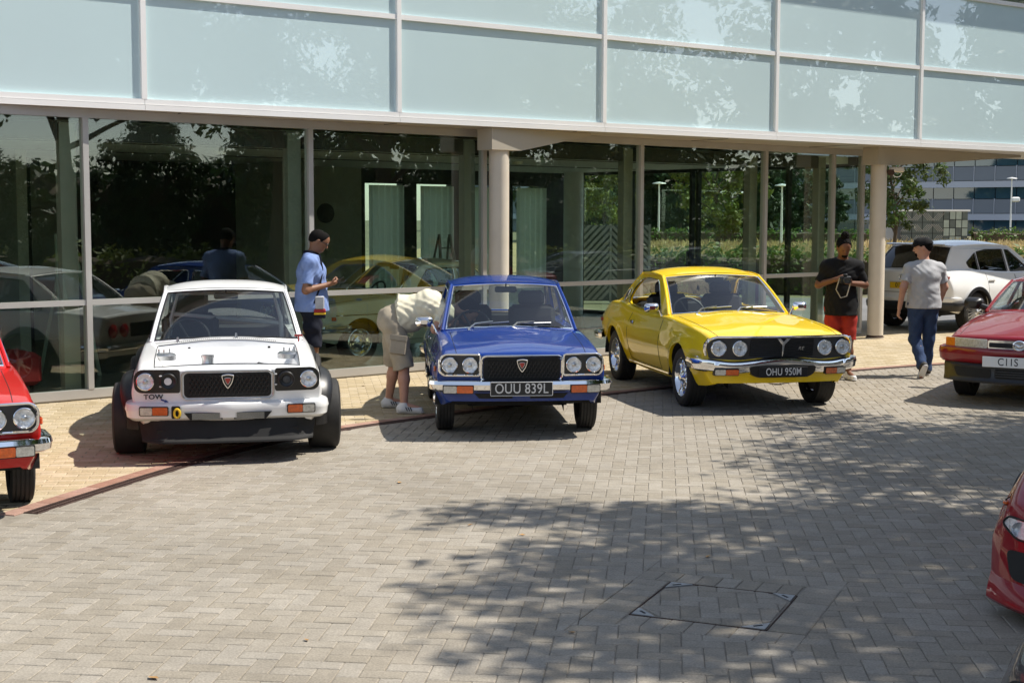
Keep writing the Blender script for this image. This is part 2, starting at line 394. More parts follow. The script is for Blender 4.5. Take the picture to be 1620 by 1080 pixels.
    def seams(s):
        sp = s.sp; P = []
        x0, x1 = sp['bonnet']
        if not sp.get('no_bonnet'):
            ins = s.r + sp.get('bonnet_in', .09)
            for sg in (-1, 1): P.append([s.ptop(x, sg * (s.T['ws'](x) - ins), .0005) for x in np.linspace(x0, min(x1, sp['xf'] - .05), 16)])
            if sp.get('bonnet_line'): P.append([s.ptop(sp['xf'] - .055, y, .0005) for y in np.linspace(-(s.T['ws'](x1) - ins), s.T['ws'](x1) - ins, 16)])
        for x0, x1 in sp['doors']:
            for sg in (-1, 1):
                P.append([s.pside(x0, z, sg, .0005) for z in np.linspace(s.T['zs'](x0), max(s.zlow(x0), s.T['zb'](x0) + .07), 12)] + [s.pside(x, max(s.T['zb'](x) + .07, s.zlow(x)), sg, .0005) for x in np.linspace(x0, x1, 10)][1:-1] + [s.pside(x1, z, sg, .0005) for z in np.linspace(max(s.zlow(x1), s.T['zb'](x1) + .07), s.T['zs'](x1), 12)])
        for Q in P: s.ribbon('panel_gap', [Q], M['matt_black'], .006)
    def under(s):
        sp = s.sp; mb = MB(); wl = sp['wb_len']; ti = s.T['wm'](0) - .27
        mb.box(((.25 + (sp['xr'] + .2)) / 2, 0, s.T['zb'](-1) + .10), (.25 - sp['xr'] - .2, 2 * ti - .1, .14)); mb.box((sp['xf'] - .36, 0, s.T['zb'](sp['xf']) + .13), (.36, 2 * ti - .1, .16))
        mb.box((-wl / 2, 0, s.T['zb'](-1) + .06), (wl - 2 * sp['arch'] - .02, 2 * (s.T['wb'](-wl / 2) - .06), .07))
        for xw in (0., -wl):
            R = sp['arch'] + .012
            for sg in (-1, 1):
                G = [[(xw + R * math.cos(a), sg * y, max(s.T['zb'](xw) + .03, sp['wr'] + R * math.sin(a))) for a in np.linspace(-.05, math.pi + .05, 20)] for y in (s.side_y(xw, sp['wr'] + R) - .02, .40)]
                mb.grid(G)
                mb.add([(xw, sg * .42, sp['wr'])] + [(xw + R * math.cos(a), sg * .42, sp['wr'] + R * math.sin(a)) for a in np.linspace(-.25, math.pi + .25, 20)], [(0, k, k + 1) for k in range(1, 20)])
            mb.tube([(xw, -.55, sp['wr'] - .02), (xw, .55, sp['wr'] - .02)], .035, 8)
        mb.build('underbody', M['matt_black'], s.root, smooth=False)
    def wheel(s, x, sg, r, w, style='steel', yo=None, steer=0., tread='road'):
        yo = yo if yo is not None else s.T['wm'](x) - .02      # outer face
        c = (x, sg * (yo - w / 2), r); h = w / 2
        e = link('wheel', None, s.root, c); e.rotation_euler = (0, 0, rad(steer)); e.empty_display_size = .1
        rr = s.sp.get('rim', .185); t = MB(); sh = .02
        pr = [(rr, -h * .8), (rr + .015, -h * .92), ((r + rr) / 2, -h), (r - .03, -h * .96), (r - .008, -h * .86)]
        if tread == 'road':
            for q in np.linspace(-.72, .72, 5):
                pr += [(r, h * (q - .13)), (r, h * (q + .05)), (r - .007, h * (q + .07)), (r - .007, h * (q + .11))]
        else: pr += [(r - .002, -h * .7), (r, 0), (r - .002, h * .7)]
        pr += [(r - .008, h * .86), (r - .03, h * .96), ((r + rr) / 2, h), (rr + .015, h * .92), (rr, h * .8), (rr - .005, h * .3), (rr - .005, -h * .8), (rr, -h * .8)]
        t.lathe(pr, 44, sgn=sg); t.build('tyre', M['rubber'], e, angle=30, fix=True)
        m = MB(); o = h * .72
        if style == 'steel':        # pressed wheel with bright cap
            m.lathe([(rr + .006, o + .012), (rr, o + .016), (rr - .012, o), (rr - .02, o - .03), (rr * .72, o - .035), (rr * .6, o - .012), (rr * .42, o - .01), (rr * .4, o + .02), (rr * .25, o + .045), (0, o + .05)], 32, sgn=sg)
            mt = M['chrome']
        elif style == 'cross':      # chromed lattice-spoke alloy with deep lip
            m.lathe([(rr + .008, o + .014), (rr, o + .018), (rr - .01, o), (rr - .02, -h * .1), (rr - .03, -h * .4)], 40, sgn=sg)
            for k in range(16):
                a = 2 * math.pi * k / 16
                for da in (.30, -.30):
                    m.tube([(.055 * math.cos(a), sg * (o - .02), .055 * math.sin(a)), ((rr - .02) * math.cos(a + da), sg * (o - .045), (rr - .02) * math.sin(a + da))], .009, 5)
            m.lathe([(.07, o - .05), (.07, o - .01), (.045, o + .005), (.03, o + .03), (0, o + .032)], 20, sgn=sg); mt = M['chrome']
        elif style == 'spoke5':
            m.lathe([(rr + .008, o + .012), (rr, o + .016), (rr - .015, o + .004), (rr - .025, -h * .3)], 40, sgn=sg)
            for k in range(s.sp.get('nspoke', 5)):
                a = 2 * math.pi * k / s.sp.get('nspoke', 5)
                for da in (.17, -.17):
                    m.tube([(.04 * math.cos(a), sg * (o - .0), .04 * math.sin(a)), (rr * .55 * math.cos(a + da * .8), sg * (o + .004), rr * .55 * math.sin(a + da * .8)), ((rr - .012) * math.cos(a + da), sg * (o - .004), (rr - .012) * math.sin(a + da))], [.02, .015, .015], 5)
            m.lathe([(.06, o - .04), (.055, o + .008), (.03, o + .014), (0, o + .015)], 20, sgn=sg); mt = M['steel']
        m.build('rim', mt, e, angle=35, fix=True)
        d = MB(); d.lathe([(rr - .035, -h * .45), (.0, -h * .45)], 24, sgn=sg); d.lathe([(rr - .06, -h * .3), (rr - .06, -h * .2), (0, -h * .2)], 24, sgn=sg); d.build('brake_disc', M['satin_grey'], e)
        return e
    def wheels(s, w, style, r=None, inset=.02, tread='road', steer=0, styler=None):
        r = r or s.sp['wr']
        for x in (0., -s.sp['wb_len']):
            for sg in (-1, 1): s.wheel(x, sg, r, w, style, s.T['wm'](x) - inset, steer if x == 0 else 0, tread)
    # ---------------- cabin
    def ws_pt(s, g, u, v):
        (xa, za, xb, yb, zb), (xc, zc, xd, yd, zd) = g[0], g[1]; u2 = u * u
        A = Vector((xa + (xb - xa) * u2, u * yb, za + (zb - za) * u2)); B = Vector((xc + (xd - xc) * u2, u * yd, zc + (zd - zc) * u2))
        P = A.lerp(B, v); P.z += .018 * math.sin(math.pi * v); P.x += (.012 if xa > xc else -.012) * math.sin(math.pi * v); return P
    def cabin(s, frame='paint', glass='car_glass', open_side=(), trim='chrome', interior=True, rail=True, pillar=.055, fu=.06, ft=.05, fb=.02, rear_glass=None, side_glass=None):
        g = s.sp['gh']; fr = s.paint; Tm = M[trim] if trim else None
        # windscreen and rear window
        for key, nm in (('ws', 'windscreen'), ('rw', 'rear_window')):
            gg = (g[key + 'b'], g[key + 't']); mb = MB()
            mb.grid([[s.ws_pt(gg, u, v) for u in np.linspace(-1 + fu, 1 - fu, 21)] for v in np.linspace(fb, 1 - ft, 9)])
            gl = mb.build(nm, M[(rear_glass if key == 'rw' and rear_glass else glass)], s.root)
            m2 = MB()
            for sg in (-1, 1): m2.grid([[s.ws_pt(gg, sg * u, v) for u in np.linspace(1 - fu, 1, 3)] for v in np.linspace(0, 1, 9)])
            m2.grid([[s.ws_pt(gg, u, v) for u in np.linspace(-1, 1, 21)] for v in (1 - ft, 1)]); m2.grid([[s.ws_pt(gg, u, v) for u in np.linspace(-1, 1, 21)] for v in (-.02, fb)])
            for sg in (-1, 1): m2.tube([s.ws_pt(gg, sg * (1 - .012), v) for v in np.linspace(0, 1.0, 9)], .016, 8)
            m2.build('pillar_frame', fr, s.root)
            if Tm:
                e = fu; loop = [s.ws_pt(gg, u, fb) for u in np.linspace(-1 + e, 1 - e, 15)] + [s.ws_pt(gg, 1 - e, v) for v in np.linspace(fb, 1 - ft, 7)][1:] + [s.ws_pt(gg, u, 1 - ft) for u in np.linspace(1 - e, -1 + e, 15)][1:] + [s.ws_pt(gg, -1 + e, v) for v in np.linspace(1 - ft, fb, 7)][1:-1]
                m3 = MB(); m3.tube(loop, .008, 6, closed=True); m3.build('trim', Tm, gl)
        # roof skin
        railf = pchip(g['rail']); yf = pchip(g['ry']); cr = g.get('crown', .045); rows = []
        n = 15
        for i in range(n):
            t = i / (n - 1); row = []
            for u in np.linspace(-1, 1, 25):
                A, B = s.ws_pt((g['wsb'], g['wst']), u, 1), s.ws_pt((g['rwb'], g['rwt']), u, 1); x = A.x + (B.x - A.x) * t
                xe = s.ws_pt((g['wsb'], g['wst']), 1, 1).x * (1 - t) + s.ws_pt((g['rwb'], g['rwt']), 1, 1).x * t
                y = u * yf(xe); ze = railf(xe); c2 = (g['wst'][1] - g['wst'][4]) * (1 - t) + (g['rwt'][1] - g['rwt'][4]) * t
                bul = cr * math.sin(math.pi * (t * .9 + .05)) * (1 - u ** 4)
                row.append((x, y, ze + c2 * (1 - u * u) + bul))
            rows.append(row)
        mb = MB(); mb.grid(rows, flip=True); mb.build('roof', fr, s.root)
        m4 = MB(); m4.grid([[(p[0], p[1] * .96, p[2] - .025) for p in r] for r in rows]); m4.build('headliner', M['matt_black'] if g.get('dark_lining', True) else M['seat_vinyl'], s.root)
        # sides
        beltf = pchip(g['belt']); by = pchip(g['by'])
        def ygs(x, z):
            zb_, zr_ = beltf(x), railf(x); t = max(-.1, min(1, (z - zb_) / max(.05, zr_ - zb_))); return by(x) + (yf(x) - by(x)) * t + .016 * math.sin(math.pi * max(0, t))
        s.ygs = ygs
        A0, A1 = g['wsb'], g['wst']; R1, R0 = g['rwt'], g['rwb']
        outl = [(A0[2], A0[4] - .03), (A0[2], A0[4])]
        for v in np.linspace(0, 1, 9)[1:]: p = s.ws_pt((A0, A1), 1, v); outl.append((p.x, p.z))
        for x in np.linspace(A1[2], R1[2], 12)[1:]: outl.append((x, railf(x)))
        for v in np.linspace(1, 0, 9)[1:]: p = s.ws_pt((R0, R1), 1, v); outl.append((p.x, p.z))
        for x in np.linspace(R0[2], A0[2], 14)[1:-1]: outl.append((x, beltf(x) - .03))
        for sg in (-1, 1):
            f = lambda x, z, o=0.: Vector((x, sg * (ygs(x, z) + o), z))
            holes = [roundpoly(w, g.get('wrnd', .05)) for w in g['windows']]
            loops = [outl] + holes
            T3 = tessellate_polygon([[Vector((x, z, 0)) for x, z in l] for l in loops]); V = [f(x, z) for l in loops for x, z in l]
            mb = MB(); mb.add(V, [tuple(t) for t in T3]); V2 = [f(x, z, -.03) for l in loops for x, z in l]; mb.add(V2, [tuple(t)[::-1] for t in T3])
            k = len(outl)
            for hl in holes:
                m_ = len(hl); P1 = [f(x, z) for x, z in hl]; P2 = [f(x, z, -.03) for x, z in hl]
                mb.grid([P1 + [P1[0]], P2 + [P2[0]]])
            side = mb.build('side_frame', fr, s.root, angle=25, fix=False)
            for q, hl in enumerate(holes):
                if q not in open_side:
                    m5 = MB(); m5.poly([f(x, z, -.012) for x, z in hl]); w = m5.build('side_window', M[side_glass or glass], s.root)
                if Tm: m6 = MB(); m6.tube([f(x, z, .002) for x, z in hl], .007, 5, closed=True); m6.build('window_trim', Tm, s.root)
            if rail:
                m7 = MB(); m7.tube([f(x, railf(x), .004) + Vector((0, 0, .004)) for x in np.linspace(A1[2], R1[2] + .04, 14)], .011, 6); m7.build('drip_rail', fr, s.root)
        if interior: s.interior()
    def seat(s, x, y, tall=False, name='seat'):
        e = MB(); sc = 1.0; z0 = s.T['zb'](-1) + .10
        def pad(c, d, tilt, b=.05):
            e.rbox(c, d, b, rot=Matrix.Rotation(rad(tilt), 3, 'Y'))
        pad((x, y, z0 + .16), (.50, .50, .16), -8); pad((x - .30, y, z0 + .46), (.13, .50, .56), -16)
        if tall: pad((x - .40, y, z0 + .82), (.10, .34, .26), -12, .04); pad((x - .26, y + .23, z0 + .45), (.18, .08, .5), -16, .03); pad((x - .26, y - .23, z0 + .45), (.18, .08, .5), -16, .03)
        else: pad((x - .40, y, z0 + .80), (.09, .28, .17), -12, .04)
        return e.build(name, M['seat_vinyl'], s.root)
    def interior(s):
        g = s.sp['gh']; xa = g['wsb'][2]; yb = g['wsb'][3]; za = g['wsb'][4]
        mb = MB(); xd = xa + .04
        mb.grid([[(xd + (.17 if abs(u) < .99 else .14), u * (yb - .03), za - .015) for u in np.linspace(-1, 1, 9)], [(xd - .17, u * (yb - .03), za + .01) for u in np.linspace(-1, 1, 9)], [(xd - .30, u * (yb - .04), za - .03) for u in np.linspace(-1, 1, 9)], [(xd - .28, u * (yb - .04), za - .24) for u in np.linspace(-1, 1, 9)]])
        mb.build('dashboard', M['black_trim'], s.root)
        xr = g['rwb'][2]; m2 = MB(); zfl = s.T['zb'](-1) + .06
        m2.box(((xd + xr) / 2, 0, zfl), (xd - xr, 1.2, .03))
        m2.grid([[(xr + .1, y, za + .0) for y in (-.6, .6)], [(xr + .25, y, za - .02) for y in (-.6, .6)], [(xr + .32, y, zfl) for y in (-.6, .6)]])
        for sg in (-1, 1): m2.grid([[(x, sg * (s.T['ws'](x) - .07), z) for x in np.linspace(xd, xr, 6)] for z in (zfl, za - .02)])
        m2.build('cabin_lining', M['matt_black'], s.root, smooth=False)
        race = s.sp.get('race'); sx = xd - .86
        s.seat(sx, -.34, tall=race)
        if not race:
            s.seat(sx, .34); m3 = MB(); m3.rbox((xr + .46, 0, zfl + .42), (.14, 1.15, .5), .05, rot=Matrix.Rotation(rad(-18), 3, 'Y')); m3.rbox((xr + .72, 0, zfl + .2), (.46, 1.15, .16), .05); m3.build('rear_seat', M['seat_vinyl'], s.root)
        m4 = MB(); c = Vector((xd - .40, -.34, za + .0)); R = Matrix.Rotation(rad(62), 3, 'Y')
        m4.tube([c + R @ Vector((.185 * math.cos(a), .185 * math.sin(a), 0)) for a in np.linspace(0, 2 * math.pi, 25)[:-1]], .013, 7, closed=True)
        for a in (90, 210, 330): m4.tube([c + R @ Vector((.18 * math.cos(rad(a)), .18 * math.sin(rad(a)), 0)), c + R @ Vector((0, 0, -.03))], .012, 6)
        m4.tube([c + R @ Vector((0, 0, -.02)), c + R @ Vector((0, 0, .0)) + Vector((.3, 0, -.14))], .025, 8); m4.build('steering_wheel', M['black_trim'], s.root)
        m5 = MB(); p = s.ws_pt((g['wsb'], g['wst']), 0, .86) + Vector((-.08, 0, -.02)); m5.rbox(p, (.03, .22, .06), .012); m5.tube([p, p + Vector((.04, 0, .06))], .006, 5); m5.build('rear_view_mirror', M['black_trim'], s.root)
    # ---------------- fittings
    def panel(s, name, ol, mat_, off=.004, depth=.02, parent=None, at=None):
        at = at or s.fp; sg = 1 if at == s.fp else -1
        mb = MB(); mb.cprism(ol, lambda y, z: at(y, z, off), (-depth * sg, 0, 0)); return mb.build(name, mat_, parent or s.root, angle=30, fix=True)
    def ring(s, name, ol, mat_, r=.01, off=.006, parent=None, at=None):
        mb = MB(); mb.tube([(at or s.fp)(y, z, off) for y, z in ol], r, 7, closed=True); return mb.build(name, mat_, parent or s.root)
    def lamp(s, y, z, r, off=.01, name='headlight', blank=False):
        c = s.fp(y, z, off); c.x = max(s.fx(y + a * r, z + b * r) for a in (-1, 0, 1) for b in (-1, 0, 1)) + .012; mb = MB()
        if blank:
            mb.lathe([(r * 1.02, -.03), (r * 1.02, .006), (r * .9, .012), (r * .86, .0), (r * .5, -.012), (0, -.014)], 28, c, 'x'); o = mb.build(name, M['black_trim'], s.root, fix=True)
            m2 = MB(); m2.lathe([(r * .46, -.012), (r * .44, -.002), (0, .0)], 24, (c[0], c[1] + r * .05 * (1 if y > 0 else -1), c[2]), 'x'); m2.build('blanking_disc', M['plate_white'] if y < 0 else M['satin_grey'], o, fix=True)
            m3 = MB()
            for dz in (.055, -.05): m3.rbox((c[0] - .004, c[1] + (-.06 if y < 0 else -.085) * 1, c[2] + dz * .8), (.012, .022, .012), .003)
            m3.build('bracket', M['plate_silver'], o); return o
        mb.lathe([(r * .9, -.02), (r * .93, .006), (r * .98, .014), (r * 1.06, .010), (r * 1.10, -.004), (r * 1.1, -.06)], 36, c, 'x'); o = mb.build(name, M['chrome'], s.root, fix=True)
        m2 = MB(); m2.lathe([(r * .93, .004), (r * .8, .0), (r * .55, -.003), (r * .3, -.004), (r * .24, -.0042)], 28, c, 'x'); m2.build('reflector', M['reflector'], o, fix=True); m2 = MB(); m2.lathe([(r * .30, -.0035), (r * .27, .008), (r * .18, .013), (0, .014)], 16, c, 'x'); m2.build('bulb_shield', M['steel'], o, fix=True)
        m3 = MB(); m3.lathe([(r * .93, .008), (r * .8, .020), (r * .5, .030), (r * .2, .035), (0, .036)], 28, c, 'x'); m3.build('lens', M['lens'], o, fix=True)
        return o
    def indicator(s, y0, y1, z0, z1, off, inner_amber=True, name='indicator'):
        # amber next to the centre line, clear towards the corner; sits in a dark housing
        sg = 1 if y0 + y1 > 0 else -1; a, b = sorted((abs(y0), abs(y1))); mid = a + (b - a) * .55
        at = lambda y, z, o=0.: Vector((s.fx(y, z) + off + o, y, z))
        h = MB(); h.prism([at(y, z, 0.) for y, z in rrect(*sorted((sg * (a - .008), sg * (b + .008))), z0 - .008, z1 + .008, .012)], (-.05, 0, 0)); o = h.build(name, M['black_trim'], s.root, angle=30)
        for q0, q1, mt, nm in ((a, mid, 'amber', 'amber_lens'), (mid + .002, b, 'clear_lens', 'clear_lens')):
            m = MB(); m.prism([at(y, z, .012) for y, z in rrect(*sorted((sg * q0, sg * q1)), z0, z1, .01)], (-.02, 0, 0)); m.build(nm, M[mt], o, angle=30)
        return o
    def bumper(s, z, h, off, mat_, back=.5, zfun=None, bulge=.035, name='bumper', at_rear=False, vpeak=0., ends=.02):
        sp = s.sp; Wd = sp['halfw']; path = []
        fx = s.rx if at_rear else s.fx; sg = -1 if at_rear else 1
        for y in np.linspace(0, Wd * .90, 22): path.append((fx(y, z) + sg * (off + vpeak * max(0, 1 - y / .25)), y))
        x1, y1 = path[-1]; xe = x1 - sg * .13; ye = Wd + ends
        for t in np.linspace(0, 1, 7)[1:]: path.append(((1 - t) ** 2 * x1 + 2 * t * (1 - t) * (x1 - sg * .012) + t * t * xe, (1 - t) ** 2 * y1 + 2 * t * (1 - t) * ye + t * t * ye))
        for t in np.linspace(0, 1, 6)[1:]: path.append((xe - sg * (back - .13) * t, ye - .012 * t))
        path = [(x, -y) for x, y in path[:0:-1]] + path; n = len(path); rows = []
        for i, (x, y) in enumerate(path):
            a = Vector(path[max(0, i - 1)]); b = Vector(path[min(n - 1, i + 1)]); t = (b - a).normalized(); nr = Vector((t.y, -t.x)) * sg
            zc = zfun(y) if zfun else z
            prof = [(-.03, -h / 2), (0., -h / 2), (bulge * .7, -h / 2 + h * .18), (bulge * .85, 0.), (bulge, h * .12), (bulge * .8, h / 2 - h * .1), (0.0, h / 2), (-.03, h / 2)]
            if i in (0, n - 1): prof = [(q * .3 - .01, w * .8) for q, w in prof]
            rows.append([(x + nr.x * q, y + nr.y * q, zc + w) for q, w in prof])
        mb = MB(); mb.grid(rows); return mb.build(name, mat_, s.root, angle=40, fix=True)
    def plate(s, txt, y, z, w, h, base, ink, off, at=None, border=None, size=None, sx=.86, tilt=0):
        at = at or s.fp; rear = at == s.rp; p = at(y, z, off)
        mb = MB(); d = -1 if rear else 1; c = p; mb.rbox(c, (.008, w, h), .003); o = mb.build('number_plate', base, s.root)
        if border:
            m2 = MB(); m2.tube([c + Vector((.004 * d, a, b)) for a, b in rrect(-w / 2 + .004, w / 2 - .004, -h / 2 + .004, h / 2 - .004, .008)], .003, 5, closed=True); m2.build('plate_border', border, o)
        # glyph x runs to the reader's right: -y seen from behind, +y seen from the front
        R = Matrix(((0, 0, d, c.x + .0045 * d), (d, 0, 0, c.y), (0, 1, 0, c.z), (0, 0, 0, 1)))
        text_mesh(txt, size or h * .86, ink, 'plate_text', o, R, .0015, sx, bold=.0005); return o
    def wipers(s, flip=False, park=.1):
        g = s.sp['gh']; gg = (g['wsb'], g['wst'])
        for u0, u1 in ((-.62, -.02), (.0, .62)):
            if flip: u0, u1 = -u1, -u0
            mb = MB(); mb.tube([s.ws_pt(gg, u0, -.03) + Vector((.04, 0, .01)), s.ws_pt(gg, u0 + .1, .07) + Vector((.03, 0, .015)), s.ws_pt(gg, (u0 + u1) / 2 + .06, park) + Vector((.02, 0, .015))], [.012, .008, .005], 6)
            mb.tube([s.ws_pt(gg, u0 + .14, park - .03) + Vector((.012, 0, .006)), s.ws_pt(gg, u1, park) + Vector((.012, 0, .006))], .007, 5); mb.build('wiper', M['steel'], s.root)
    def mirror(s, x, sg, z=None, mat_='chrome', up=.10):
        y = s.T['ws'](x) * 1.0; z = z or s.top_z(x, y - .01); mb = MB(); b = Vector((s.warp(x, y, z), sg * (y - .01), z)); c = b + Vector((-.02, sg * .10, up))
        mb.tube([b, b + Vector((0, sg * .03, up * .7)), c], [.013, .010, .012], 7); o = mb.build('door_mirror', M[mat_], s.root)
        m = MB(); rows = []
        for t, k in ((0, .55), (.012, .9), (.03, 1), (.05, .85), (.07, .4)): rows.append([c + Vector((t - .02, sg * .02 + a * k, e * k)) for a, e in rrect(-.085, .085, -.05, .05, .035, 4)])
        m.grid(rows, wrap=True); m.add(rows[0], [tuple(range(len(rows[0])))]); m.add(rows[-1], [tuple(range(len(rows[0])))]); m.build('mirror_shell', M[mat_], o, fix=True); return o
    def slots(s, u0, u1, n, y_a=.1, x=None):
        g = s.sp['gh']; x = x if x is not None else g['wsb'][0] + .10; mb = MB()
        for a, b in ((u0, u1), (-u1, -u0)):
            for y in np.linspace(a, b, n):
                p = s.ptop(x, y, .0); mb.box(p, (.035, .006, .004))
        mb.build('cowl_vent', M['matt_black'], s.root)
def shield(cy, cz, w, h):       # rounded three-sided badge, point down
    return roundpoly([(cy - w / 2, cz + h * .42), (cy, cz + h * .5), (cy + w / 2, cz + h * .42), (cy + w * .34, cz - h * .1), (cy, cz - h * .5), (cy - w * .34, cz - h * .1)], [w * .1, w * .3, w * .1, w * .25, w * .12, w * .25])
# ------------------------------------------------------------------ the parked cars
RX = dict(xf=.70, xr=-3.37, halfw=.775, wb_len=2.31, wr=.285, arch=.335, sweep=.075, rake=.16, zf=.78, rn=.03, r=.045, zt=.8, rrake=-.05, hump=.012,
    zb=[(.70, .33), (.45, .29), (0, .25), (-1.1, .22), (-2.3, .25), (-2.9, .30), (-3.37, .36)], zm=[(.7, .58), (-1.2, .60), (-3.37, .60)],
    zs=[(.70, .705), (.45, .745), (-.1, .795), (-.7, .825), (-1.4, .83), (-2.2, .835), (-2.7, .835), (-3.37, .79)],
    wb=[(.70, .66), (.3, .70), (-1.2, .70), (-3.0, .69), (-3.37, .66)], wm=[(.70, .755), (.2, .775), (-1.2, .785), (-2.4, .785), (-3.37, .745)],
    ws=[(.70, .715), (.1, .725), (-.8, .725), (-2.2, .72), (-3.37, .69)], zc=[(.70, .775), (.45, .825), (0, .868), (-.48, .915), (-2.75, .915), (-3.37, .865)],
    cab=(-.60, -2.76), bonnet=(-.42, .62), boot=(-3.30, -2.80), doors=[(-1.78, -.66)], lines=[-.42, .62, -.60, -2.76, -1.78, -.66, -2.80, -3.30], bonnet_line=False, flare=.014, crease=[(.70, .006)],
    gh=dict(wsb=(-.49, .915, -.66, .665, .875), wst=(-1.11, 1.325, -1.20, .55, 1.295), rwt=(-2.22, 1.315, -2.16, .545, 1.285), rwb=(-2.86, .93, -2.74, .635, .885), crown=.035,
        rail=[(-.66, .88), (-1.20, 1.295), (-1.6, 1.315), (-2.16, 1.285), (-2.74, .885)], ry=[(-.66, .665), (-1.20, .55), (-1.6, .56), (-2.16, .545), (-2.74, .635)],
        belt=[(-.66, .875), (-1.5, .872), (-2.74, .885)], by=[(-.66, .675), (-1.5, .69), (-2.74, .655)],
        windows=[[(-.90, .885), (-1.245, 1.245), (-1.70, 1.262), (-1.70, .885)], [(-1.76, .885), (-1.76, 1.262), (-2.12, 1.235), (-2.44, .92), (-2.44, .885)]], wrnd=.04))
def heading_loc(front_l, front_r):
    # the two front tyre contact points (image left, image right) give axle centre and heading
    a = Vector(front_l[:2]); b = Vector(front_r[:2]); m = (a + b) / 2; d = (b - a).normalized(); return m, math.degrees(math.atan2(-d.x, d.y))
LAMP_OL = rrect(.375, .735, .575, .765, [.075, .02, .02, .06])
def mir(ol): return [(-y, z) for y, z in ol][::-1]
def grille_rx3(c):
    ol = rrect(-.345, .345, .535, .735, .035); o = c.panel('grille', ol, M['matt_black'], .002, .01)
    mb = MB(); s_ = .034; r = s_ / math.sqrt(3)
    for j in range(-4, 5):
        for i in range(-11, 12):
            cy = i * s_ + (s_ / 2 if j % 2 else 0); cz = .635 + j * r * 1.5
            hx = [(cy + r * math.sin(rad(60 * k)), cz + r * math.cos(rad(60 * k))) for k in range(6)]
            if all(abs(y) < .335 and .545 < z < .725 for y, z in hx):
                for k in range(3): mb.tube([c.fp(*hx[k], .010), c.fp(*hx[k + 1], .010)], .0032, 3, cap=False)
    mb.build('honeycomb', M['black_trim'], o, smooth=False)
    return o
def badge_rx3(c):
    sh = shield(0, .665, .095, .115); o = c.panel('badge', shield(0, .665, .088, .106), M['black_trim'], .022, .01)
    mb = MB(); mb.tube([c.fp(y, z, .024) for y, z in sh], .006, 6, closed=True); mb.build('badge_rim', M['chrome'], o)
    m2 = MB(); m2.cprism(shield(0, .668, .048, .055), lambda y, z: c.fp(y, z, .027), (-.01, 0, 0)); m2.build('badge_centre', M['red_lens'], o)
    m3 = MB(); m3.tube([c.fp(y, z, .028) for y, z in shield(0, .668, .050, .058)], .0025, 5, closed=True); m3.build('badge_ring', M['steel'], o)
def tail_rx3(c):
    for sg in (-1, 1):
        for k in (0, 1):
            y = sg * (.56 - k * .19); p = c.rp(y, .66, .004); mb = MB(); mb.lathe([(.075, 0), (.08, .012), (.066, .016), (.06, .02), (0, .026)], 24, p, 'x', sgn=-1); mb.build('tail_lamp', M['red_lens'], c.root, fix=True)
    c.panel('tail_panel', rrect(-.25, .25, .58, .74, .02), M['black_trim'], at=c.rp)
    c.bumper(.47, .09, .03, M['chrome'], at_rear=True, back=.3)
